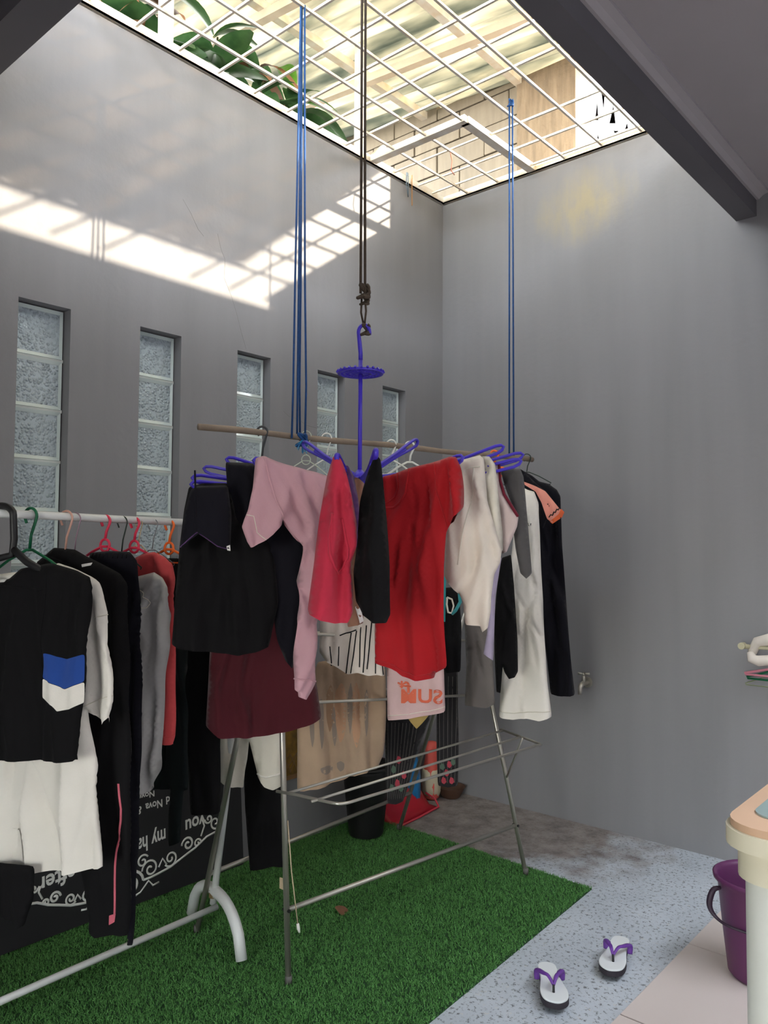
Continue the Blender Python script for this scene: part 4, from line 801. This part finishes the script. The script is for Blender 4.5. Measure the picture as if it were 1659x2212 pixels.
hanger('wire_hanger', 'dark green wire hanger between the two pink ring-neck hangers', bp(264), None, MDGW, .0024, .08, .05, .10, group=hg, bar=False)
hanger('ring_hanger', 'pink ring-neck hanger carrying the coral cardigan', bp(291), None, MPK, .0045, .13, .065, .06, ringneck=True, group=hg, hr=.018)
hanger('wire_hanger', 'grey wire hanger beside the orange hanger', bp(330), None, MGW, .0016, .09, .05, .085, group=hg, bar=False)
hanger('ring_hanger', 'orange ring-neck hanger on the white rail', bp(366), None, MORG, .0045, .09, .045, .06, ringneck=True, group=hg, hr=.018)
hanger('wire_hanger', 'thin beige wire hanger inside the grey satin garment', bp(300)-Z3*.0, None, MBEI, .0018, .10, .10, .07, group=hg, hr=.014)
def pp(px, off=0):
    best = min((abs(((lambda q: PW/2+FPX*(q-CAM).dot(RT)/(q-CAM).dot(FW))(P0+(P1-P0)*(i/400)))-px), i) for i in range(401))[1]
    return P0+(P1-P0)*(best/400)+Z3*(.008+off)
ph_ = 'hangers on the wooden pole'
hanger('plastic_hanger', 'dark hanger hooked on the pole beside the blue knot', pp(566), None, mat('dark_grey_plastic', (58, 62, 64), .5), .0045, .09, .05, .11, theta=10, group=ph_, hr=.02)
hanger('wire_hanger', 'pale green wire hanger on the pole above the dusty pink shirt', pp(662), None, MPALE, .0022, .10, .07, .08, theta=10, ringneck=True, group=ph_)
hanger('wire_hanger', 'white wire hanger on the pole behind the violet arm', pp(705), None, mat('white_wire', (226, 228, 220), .5), .003, .11, .07, .09, theta=10, group=ph_)
hanger('wire_hanger', 'white hanger on the pole above the red shirt neckline', pp(845), None, mat('white_wire', (226, 228, 220), .5), .004, .10, .06, .07, theta=10, group=ph_)
hanger('wire_hanger', 'second white hanger on the pole behind the red shirt', pp(886), None, mat('white_wire', (226, 228, 220), .5), .005, .10, .06, .07, theta=10, group=ph_)
hanger('plastic_hanger', 'orange hanger on the pole behind the cream trousers', pp(1068), None, MORG, .005, .10, .05, .05, theta=-15, group=ph_)
hanger('wire_hanger', 'thin grey wire hanger at the far pole tip, holding the white dress', pp(1120), None, MGW, .0022, .10, .06, .09, theta=-15, group=ph_)
hanger('wire_hanger', 'dark wire hanger at the far pole tip, holding the black dress', pp(1138), None, MDGW, .0024, .12, .06, .07, theta=-15, group=ph_)
# ================================================================== SIGN BOARD
sb = thing('sign_board', 'black sign board standing upside down against the wall, white lettering and scrolls', 'sign', (.01, -2.4, 0))
BY0, BY1, BH = -3.35, -1.615, .56
def bpnt(y, z, off=0): return Vector((.012-.045*z/BH+off, y, z+.004))
MSB = mat('blackboard_paint', (34, 33, 36), .55, var=.12, vscale=6); MCH = mat('white_sign_paint', (226, 226, 222), .7)
m = MB(); vs = [bpnt(y, z, o) for o in (0, -.012) for y, z in ((BY0, TZ), (BY1, TZ), (BY1, BH), (BY0, BH))]
m.add(vs, [(0, 1, 2, 3), (7, 6, 5, 4), (0, 4, 5, 1), (1, 5, 6, 2), (2, 6, 7, 3), (3, 7, 4, 0)]); m.build('panel', MSB, sb)
def sign_text(body, size, y, z, width=None, slope=0, arc_=0):
    vs, fs = text_mesh(body, size); wx = max(v[0] for v in vs); k = (width/wx) if width else 1; mb = MB()
    for x, yy, _ in vs:
        X = x*k; mb.v.append(tuple(bpnt(y-X, z-yy+slope*X+arc_*math.sin(PI*X/(wx*k)), .0015)))
    mb.f = fs; return mb.build('lettering', MCH, sb)
for wd_, y_, k_ in (('you', -1.825, .105), ('are', -1.955, .065), ('my', -2.03, .072), ('happily', -2.118, .165), ('ever', -2.305, .115), ('after', -2.445, .15)):
    sign_text(wd_, .085, y_, .295+.075*(y_+1.825), k_, -.075)
sign_text('aud', .045, -1.965, .41, .06); sign_text('Nova', .045, -2.042, .405, .085); sign_text('&', .045, -2.145, .40, .03); sign_text('November', .034, -2.08, .45, .16); sign_text('W', .07, -1.77, .42)
def scroll(y0, z0, s_, fl):
    mb = MB()
    def curve(pts, r=.0045): mb.tube([bpnt(y0+fl*a*s_, z0+b*s_, .002) for a, b in pts], r, 6, flat=(Vector((1, 0, 0)), .35))
    def spiral(cx, cy, r0, turns, a0, d=1, w_=.0045): curve([(cx+r0*(1-t*.85)*math.cos(a0+d*turns*2*PI*t), cy+r0*(1-t*.85)*math.sin(a0+d*turns*2*PI*t)) for t in [i/28 for i in range(29)]], w_)
    spiral(0, 0, .055, 1.6, 0, 1, .006); spiral(.09, .035, .04, 1.4, PI, -1); spiral(.055, .075, .028, 1.3, .5, 1); spiral(.19, .05, .035, 1.5, PI*1.2, 1)
    spiral(.28, .085, .032, 1.4, PI, -1, .005); spiral(.33, .075, .02, 1.2, 0, 1); spiral(.43, .14, .035, 1.4, PI*.2, -1); spiral(.395, .165, .022, 1.2, PI, 1)
    curve([(.055, 0), (.09, .0), (.13, .005), (.19, .015), (.26, .04), (.32, .06), (.38, .09), (.44, .10), (.47, .14), (.475, .18), (.45, .205), (.42, .20)], .0055)
    curve([(.0, -.055), (.04, -.045), (.08, -.01), (.1, -.035), (.13, -.03)]); curve([(.13, .03), (.15, .06), (.17, .03)]); curve([(.35, .1), (.37, .14), (.36, .17)])
    mb.build('scrollwork', MCH, sb, smooth=True)
scroll(-2.20, .10, 1.0, 1); scroll(-2.33, .09, .7, -1)
# framed yellow panel leaning behind
fp = thing('patterned_panel', 'small ochre patterned panel in a wooden frame on the wall', 'wall panel', (LX, -1.32, .33))
MOCH = mat('ochre_pattern', (150, 112, 36), .7, rgb2=(96, 72, 30), vscale=22); MFR = mat('frame_wood', (128, 96, 62), .6)
MB().box((LX+.002, -1.50, .35), (LX+.018, -1.20, .62)).build('panel', MOCH, fp)
m = MB()
for z in (.335, .62): m.box((LX+.001, -1.52, z), (LX+.025, -1.18, z+.02))
for y in (-1.52, -1.20): m.box((LX+.001, y, .335), (LX+.025, y+.02, .64))
m.build('frame', MFR, fp)
for k in range(6):
    y = -1.48+k*.045
    MB().bar((LX+.02, y, .37), (LX+.02, y+.09 if y < -1.3 else y+.05, .46), .004, .003, up=(1, 0, 0)).build('lattice_line', MFR, fp)
    MB().bar((LX+.02, y+.05, .37), (LX+.02, y, .46), .004, .003, up=(1, 0, 0)).build('lattice_line', MFR, fp)
# ================================================================== FLOOR THINGS
def flipflop(label, heel, toe, flip=1):
    h, t = Vector(heel), Vector(toe); d = (t-h); d.z = 0; L = d.length; d.normalize(); sd = Vector((-d.y, d.x, 0))*flip
    r0 = thing('flip_flop', label, 'flip-flop', (h.x, h.y, 0), 'pair of flip-flops')
    out = [(0, .0), (.02, .020), (.08, .031), (.2, .034), (.38, .034), (.55, .040), (.72, .047), (.86, .044), (.95, .030), (1.0, .004)]
    poly = [(a, b*(1.04)) for a, b in out]+[(a, -b*.92) for a, b in reversed(out[:-1])]
    poly = poly[:-1]; poly = [(p.x, p.y) for p in spline([(a, b, 0) for a, b in poly], 4, True)]; n = len(poly)
    def lay(z0, z1, m_, nm, k=1):
        mb = MB(); vs = [h+d*(L*(a-.5)*k+L*.5)+sd*(b*k)+Z3*z for z in (z0, z1) for a, b in poly]
        mb.add(vs, [tuple(range(n))[::-1], tuple(range(n, 2*n))]+[(i, (i+1) % n, n+(i+1) % n, n+i) for i in range(n)]); return mb.build(nm, m_, r0, bevel=.002)
    lay(.0, .019, mat('dark_rubber_sole', (44, 38, 46), .75), 'sole'); lay(.0185, .025, mat('white_rubber_insole', (222, 226, 226), .6), 'insole', .985)
    ms = mat('violet_rubber_strap', (104, 56, 148), .5)
    tp = h+d*(L*.77)+Z3*.024
    st = None
    for s_ in (1, -1):
        e = h+d*(L*.40)+sd*(.042*s_)+Z3*.018; mid = h+d*(L*.56)+sd*(.026*s_)+Z3*.058
        pts = spline([tp+Z3*.022, tp+(mid-tp)*.5+Z3*.022, mid, e+Z3*.028, e], 4)
        MB().tube(pts, [.0045+.0055*min(1, i/9) for i in range(17)], 8, flat=(Z3, .5)).build('strap', ms, r0, smooth=True)
        MB().tube([e+Z3*.02, e+Z3*.016-d*.02-sd*(.008*s_)], [.009, .007], 8, flat=(Z3, .5)).build('strap_tab', ms, r0, smooth=True)
    MB().tube([tp-Z3*.003, tp+Z3*.026], [.0045, .004], 8).build('toe_post', MBLACKP, r0, smooth=True)
a = onz(1178, 2092, .02); b = onz(1202, 2188, .012); flipflop('white flip-flop with violet straps, nearer the turf edge', a, b, 1)
a = onz(1345, 2036, .02); b = onz(1318, 2116, .012); flipflop('white flip-flop with violet straps, nearer the beige tiles', a, b, -1)
# dry leaf, cord with toggle, clothes peg tag
c = onz(728, 1974, TZ+.004); lo = bpy.data.objects.new('dry_leaf', LM[('x', 2)]); COL.objects.link(lo); lo.location = c+Vector((-.03, .02, .012)); lo.scale = (.32, .5, .25); lo.rotation_euler = (.2, .05, .3)
tag(lo, 'small curled brown leaf lying on the turf', 'leaf')
ct = thing('drawcord', 'thin pale drawcord with a toggle hanging by the near rack leg', 'cord', (.93, -2.10, .2))
a = on(FL, A1, .55)+Vector((.008, .008, 0)); b = ony(643, 1995, a.y+.02)
MB().tube([a, a+(b-a)*.5+Vector((-.006, 0, 0)), b], .0022, 6).build('string', mat('string_cream', (200, 180, 150), .8), ct, smooth=True)
MB().tube([b, b+Vector((.004, 0, -.016)), b+Vector((.010, 0, -.028))], [.005, .006, .003], 8).build('toggle', mat('white_toggle', (226, 224, 216), .4), ct, smooth=True)
a = on(FL, A1, .335)
tag(MB().obox(a+Vector((-.018, -.004, 0)), (.010, 0, 0), (0, .001, 0), (0, 0, .019)).build('paper_tag', mat('tag_cream', (190, 170, 140), .8), origin=a), 'small cream paper tag on the near rack leg', 'tag')
# tap
tp = thing('water_tap', 'chrome water tap with cross handle on the back wall', 'tap', (.962, 0, .72))
tx, tz = .962, .775
MB().tube([(tx, .002, tz), (tx, -.008, tz)], .028, 20).build('flange', MCHROME, tp, smooth='auto')
MB().tube([(tx, 0, tz), (tx, -.05, tz), (tx, -.075, tz-.004), (tx, -.092, tz-.02), (tx, -.094, tz-.055)], [.013, .014, .014, .012, .011], 12).build('spout', MCHROME, tp, smooth=True)
MB().tube([(tx, -.048, tz+.008), (tx, -.048, tz+.045)], [.012, .008], 12).build('valve_stem', MCHROME, tp, smooth=True)
m = MB()
for k in range(4): a_ = k*PI/2+.4; m.tube([(tx, -.048, tz+.05), (tx+.032*math.cos(a_), -.048+.032*math.sin(a_), tz+.052)], [.006, .007], 8)
m.build('cross_handle', MCHROME, tp, smooth=True)
# purple bucket
bc = onz(1645, 2108, .024); bk = thing('bucket', 'purple plastic bucket with dark handle behind the washing machine', 'bucket', bc)
MPB = mat('purple_bucket_plastic', (92, 44, 84), .4, spec=.4)
MB().lathe([(.098, 0), (.108, .012), (.125, .17), (.138, .315), (.152, .325), (.154, .338), (.146, .342), (.135, .325), (.115, .10), (.095, .012)], bc, 40).build('bucket_body', MPB, bk, smooth=True)
hp = [bc+Z3*.20+_r*(.14*math.cos(t))-Vector((FW.x, FW.y, 0))*(.155*math.sin(t))-Z3*(.10*math.sin(t)) for t in [PI*i/16 for i in range(17)]]
hl = [bc+Z3*.30-_r*.138, bc+Z3*.29-_r*.165, bc+Z3*.24-_r*.178, bc+Z3*.205-_r*.16-FW*.02, bc+Z3*.195-_r*.12-FW*.07, bc+Z3*.19-FW*.135, bc+Z3*.20+_r*.1-FW*.1]
hl = spline(hl, 6); MB().tube(hl, [.004+.0065*math.exp(-((i-9)/8)**2) for i in range(len(hl))], 10).build('handle', mat('dark_purple_plastic', (44, 28, 46), .5), bk, smooth=True)
# washing machine
def rbox(x0, y0, x1, y1, z0, z1, r, n=6):
    pts = []
    for cx, cy, a0 in ((x1-r, y1-r, 0), (x0+r, y1-r, PI/2), (x0+r, y0+r, PI), (x1-r, y0+r, 1.5*PI)):
        pts += [(cx+r*math.cos(a0+PI/2*i/n), cy+r*math.sin(a0+PI/2*i/n)) for i in range(n+1)]
    k = len(pts); mb = MB(); mb.add([(x, y, z) for z in (z0, z1) for x, y in pts], [tuple(range(k))[::-1], tuple(range(k, 2*k))]+[(i, (i+1) % k, k+(i+1) % k, k+i) for i in range(k)]); return mb
wm = thing('washing_machine', 'cream top-loading washing machine at the porch edge', 'washing machine', (2.85, -2.0, .024))
x0, y0, x1, y1 = 2.438, -2.335, 3.22, -1.80
MCRM = mat('cream_appliance_plastic', (206, 200, 176), .4, var=.04, vscale=3); MBODY = mat('grey_white_appliance', (206, 208, 200), .4)
def auto(o): md = o.modifiers.new('e', 'EDGE_SPLIT'); md.split_angle = math.radians(35); return o
auto(rbox(x0+.012, y0+.012, x1-.012, y1-.012, .05, .86, .06).build('body', MBODY, wm, smooth=True))
auto(rbox(x0, y0, x1, y1, .835, .905, .065).build('collar', MCRM, wm, smooth=True))
auto(rbox(x0-.022, y0-.022, x1+.02, y1+.01, .90, .935, .085).build('top_rim', MCRM, wm, smooth=True))
MTOP = mat('tan_lid_plastic', (196, 162, 134), .45, var=.04)
ld = auto(rbox(x0-.014, y0-.014, x1+.012, y1-.10, .933, .95, .08).build('lid', MTOP, wm, smooth=True))
auto(rbox(x0+.022, y0+.065, x0+.36, y1-.17, .949, .954, .045).build('lid_window', mat('smoky_lid_glass', (140, 158, 156), .12, spec=.6), ld, smooth=True))
auto(rbox(x0-.01, y1-.10, x1+.012, y1+.005, .933, .975, .03).build('control_panel', MTOP, wm, smooth=True))
for fx in (x0+.08, x1-.08):
    for fy in (y0+.08, y1-.08): MB().tube([(fx, fy, .022), (fx, fy, .055)], .025, 12).build('foot', MBLACKP, wm, smooth='auto')
# wall hanger rail on the right
wr = thing('wall_hanger_rail', 'white fold-out hanger rail on the back wall of the porch', 'hanger rail', (2.1, 0, 1.05))
MB().tube([(1.80, -.10, 1.052), (1.86, -.10, 1.052), (2.3, -.10, 1.052)], [.013, .009, .009], 12).build('rail', mat('ivory_plastic', (186, 180, 150), .4), wr, smooth=True)
MB().tube([(1.803, -.12, 1.054), (1.803, -.085, 1.054)], .016, 16).build('end_cap', mat('ivory_plastic', (186, 180, 150), .4), wr, smooth='auto')
for bx_ in (2.05, 2.28): MB().box((bx_, -.10, 1.035), (bx_+.02, 0.001, 1.075)).build('bracket', mat('ivory_plastic', (186, 180, 150), .4), wr)
wc = mat('fabric_white_rag', (214, 206, 196), .9, var=.06)
wcl = MB().tube([(1.835, -.085, 1.0), (1.845, -.09, 1.03), (1.87, -.10, 1.078), (1.92, -.105, 1.092), (1.99, -.10, 1.09), (2.05, -.1, 1.06)], [.012, .022, .024, .028, .026, .012], 10)
wcl.tube([(1.84, -.115, 1.03), (1.85, -.12, 1.0), (1.88, -.12, .992), (1.93, -.115, 1.0), (2.0, -.115, 1.01)], [.014, .024, .026, .024, .016], 10)
tag(wcl.build('white_rag', wc, origin=(1.9, -.1, 1.0), smooth=True), 'white cloth bundled over the wall hanger rail', 'cloth')
for i, (nm, lb, mm, yy, dr_, ww) in enumerate((('plastic_hanger', 'pink hanger on the wall rail', mat('rose_plastic', (206, 130, 146), .4), -.115, .085, .21), ('plastic_hanger', 'green hanger on the wall rail', MGRN, -.10, .11, .205), ('wire_hanger', 'thin pale green wire hanger on the wall rail', mat('olive_wire', (130, 140, 104), .4), -.09, .15, .215))):
    hanger(nm, lb, (2.025, yy, 1.058), None, mm, (.0055, .005, .0025)[i], ww, dr_*.55, .06+dr_*.25, theta=math.degrees(-YAW), group='hangers on the wall rail')
# corner clutter
cl = lambda px, py: onz(px, py, 0)
pb = thing('dark_bin', 'black plastic bin standing by the glass block wall', 'bin', (.16, -.93, TZ))
MB().lathe([(.085, 0), (.09, .01), (.125, .33), (.145, .335), (.145, .36), (.13, .36), (.115, .3), (.08, .02)], (.165, -.93, TZ), 28).build('bin_body', mat('black_bin_plastic', (30, 29, 31), .5), pb, smooth='auto')
MB().tube([(.165+.145*math.cos(t), -.93+.145*math.sin(t), TZ+.355) for t in [2*PI*i/32 for i in range(32)]], .007, 8, closed=True).build('rim', MBLACKP, pb, smooth=True)
dp = thing('dustpan', 'red plastic dustpan lying in the corner', 'dustpan', (.15, -.5, 0))
MREDP = mat('red_plastic', (176, 26, 44), .4)
o_, ax, ay = Vector((.215, -.72, .0)), Vector((-.03, .40, 0)), Vector((-.16, -.01, 0))
def dpp(a, b, z): return tuple(o_+ax*a+ay*b+Z3*z)
m = MB(); rows = []
for i in range(13):
    t = i/12; hh = .05+.11*math.exp(-((t-.80)/.16)**2)
    rows.append([dpp(t, 0, .004), dpp(t, .45, .012), dpp(t, .75, .03+hh*.5), dpp(t, .92, .02+hh), dpp(t, 1.05, .02+hh), dpp(t, 1.1, .004)])
vs = [v for r_ in rows for v in r_]; fs = [(i*6+k, i*6+k+1, (i+1)*6+k+1, (i+1)*6+k) for i in range(12) for k in range(5)]+[(i*6+5, i*6, (i+1)*6, (i+1)*6+5) for i in range(12)]+[tuple(range(6))[::-1], tuple(72+k for k in range(6))]
m.add(vs, fs).build('pan', MREDP, dp, smooth=True)
MB().tube([dpp(0, -.02, .006), dpp(.5, -.03, .008), dpp(.97, -.02, .012), dpp(1.0, .2, .05), dpp(1.0, .6, .07)], .006, 8).build('lip', mat('red_plastic_edge', (206, 60, 76), .35), dp, smooth=True)
MB().lathe([(.025, 0), (.03, .01), (.022, .05), (.006, .055)], Vector(dpp(.78, .95, .12)), 16).build('handle_socket', MREDP, dp, smooth=True)
def pouch(name, label, c, rx, ry, h, m_, seed, top=.35, parts=None):
    mb = MB(); c = Vector(c); seg = 20; pr = [(.6, 0), (.95, .05), (1, .25), (.95, .5), (.75, .75), (top, .92), (top*.6, 1)]
    vs = []
    for i, (r_, z) in enumerate(pr):
        for k in range(seg):
            a_ = 2*PI*k/seg; w_ = 1+.10*math.sin(3*a_+seed+z*4)+.07*math.sin(7*a_+seed*2+z*9); vs.append(c+Vector((rx*r_*w_*math.cos(a_), ry*r_*w_*math.sin(a_), h*z)))
    n = len(pr); mb.add(vs, [(i*seg+k, i*seg+(k+1) % seg, (i+1)*seg+(k+1) % seg, (i+1)*seg+k) for i in range(n-1) for k in range(seg)]+[tuple(range(seg))[::-1], tuple((n-1)*seg+k for k in range(seg))])
    return tag(mb.build(name, m_, origin=c, smooth=True), label, 'bag')
pouch('plastic_bag', 'shiny blue plastic bag in the corner behind the dustpan', (.035, -.40, 0), .06, .06, .345, mat('blue_bag_plastic', (34, 128, 190), .3, var=.25, vscale=20), 1.3, .3)
cb = pouch('coral_pouch', 'coral and cream pouch standing in the corner beside the blue bag', (.045, -.215, 0), .05, .055, .34, mat('fabric_coral_pouch', (226, 98, 86), .6), 2.2, .8)
mb = MB(); 
for k in range(21):
    a_ = 2*PI*k/20
mb.lathe([(.046, .02), (.056, .05), (.0575, .12), (.0565, .17), (.05, .18)], (.045, -.215, 0), 24); mb.build('cream_base', mat('fabric_cream_pouch', (206, 196, 168), .8), cb, smooth=True)
bsk = thing('bowl', 'brown plastic bowl on the floor in the corner', 'bowl', (.11, -.10, 0))
MB().lathe([(.05, 0), (.055, .005), (.085, .06), (.09, .065), (.084, .062), (.05, .012)], (.11, -.105, 0), 28).build('bowl_body', mat('brown_plastic', (92, 66, 52), .6), bsk, smooth=True)
# strings tied on the grille
def strand(label, pts, m_, r=.003): return tag(MB().tube(pts, r, 6).build('string', m_, origin=pts[-1], smooth=True), label, 'string')
a = onx(880, 385, LX); a.x = LX+.02; strand('short orange string dangling from the grille frame', [a+Vector((0, .02, .02)), a+Vector((.0, .02, -.05)), a+Vector((.0, .022, -.17))], mat('orange_string', (206, 150, 96), .8))
strand('short blue and grey string loop dangling from the grille frame', [a+Vector((0, -.03, .02)), a+Vector((.0, -.035, -.06)), a+Vector((.003, -.02, -.13)), a+Vector((.0, -.015, -.05)), a+Vector((0, -.02, .02))], mat('grey_blue_string', (120, 140, 158), .8))
b = Vector((.387, -.50, ZT+.015)); strand('red and white string tied on the hatch bars', [b, b+Vector((.012, 0, -.05)), b+Vector((.0, .006, -.10)), b+Vector((.02, .01, -.13))], mat('red_string', (196, 120, 100), .8))
# hairline cracks in the plaster
MCRK = mat('plaster_crack_line', (128, 126, 124), .9)
cr_ = MB(); 
for path in ([(470, 505), (478, 540), (486, 560), (484, 600), (500, 640), (512, 680), (522, 720), (532, 755)], [(612, 888), (625, 900), (645, 905), (660, 918), (690, 926)], [(395, 430), (412, 460), (428, 495), (440, 510)]):
    cr_.tube([onx(x, y, LX)+Vector((0, 0, 0)) for x, y in path], .0008, 4)
ck = cr_.build('plaster_crack', MCRK, bpy.data.objects['wall_left'])
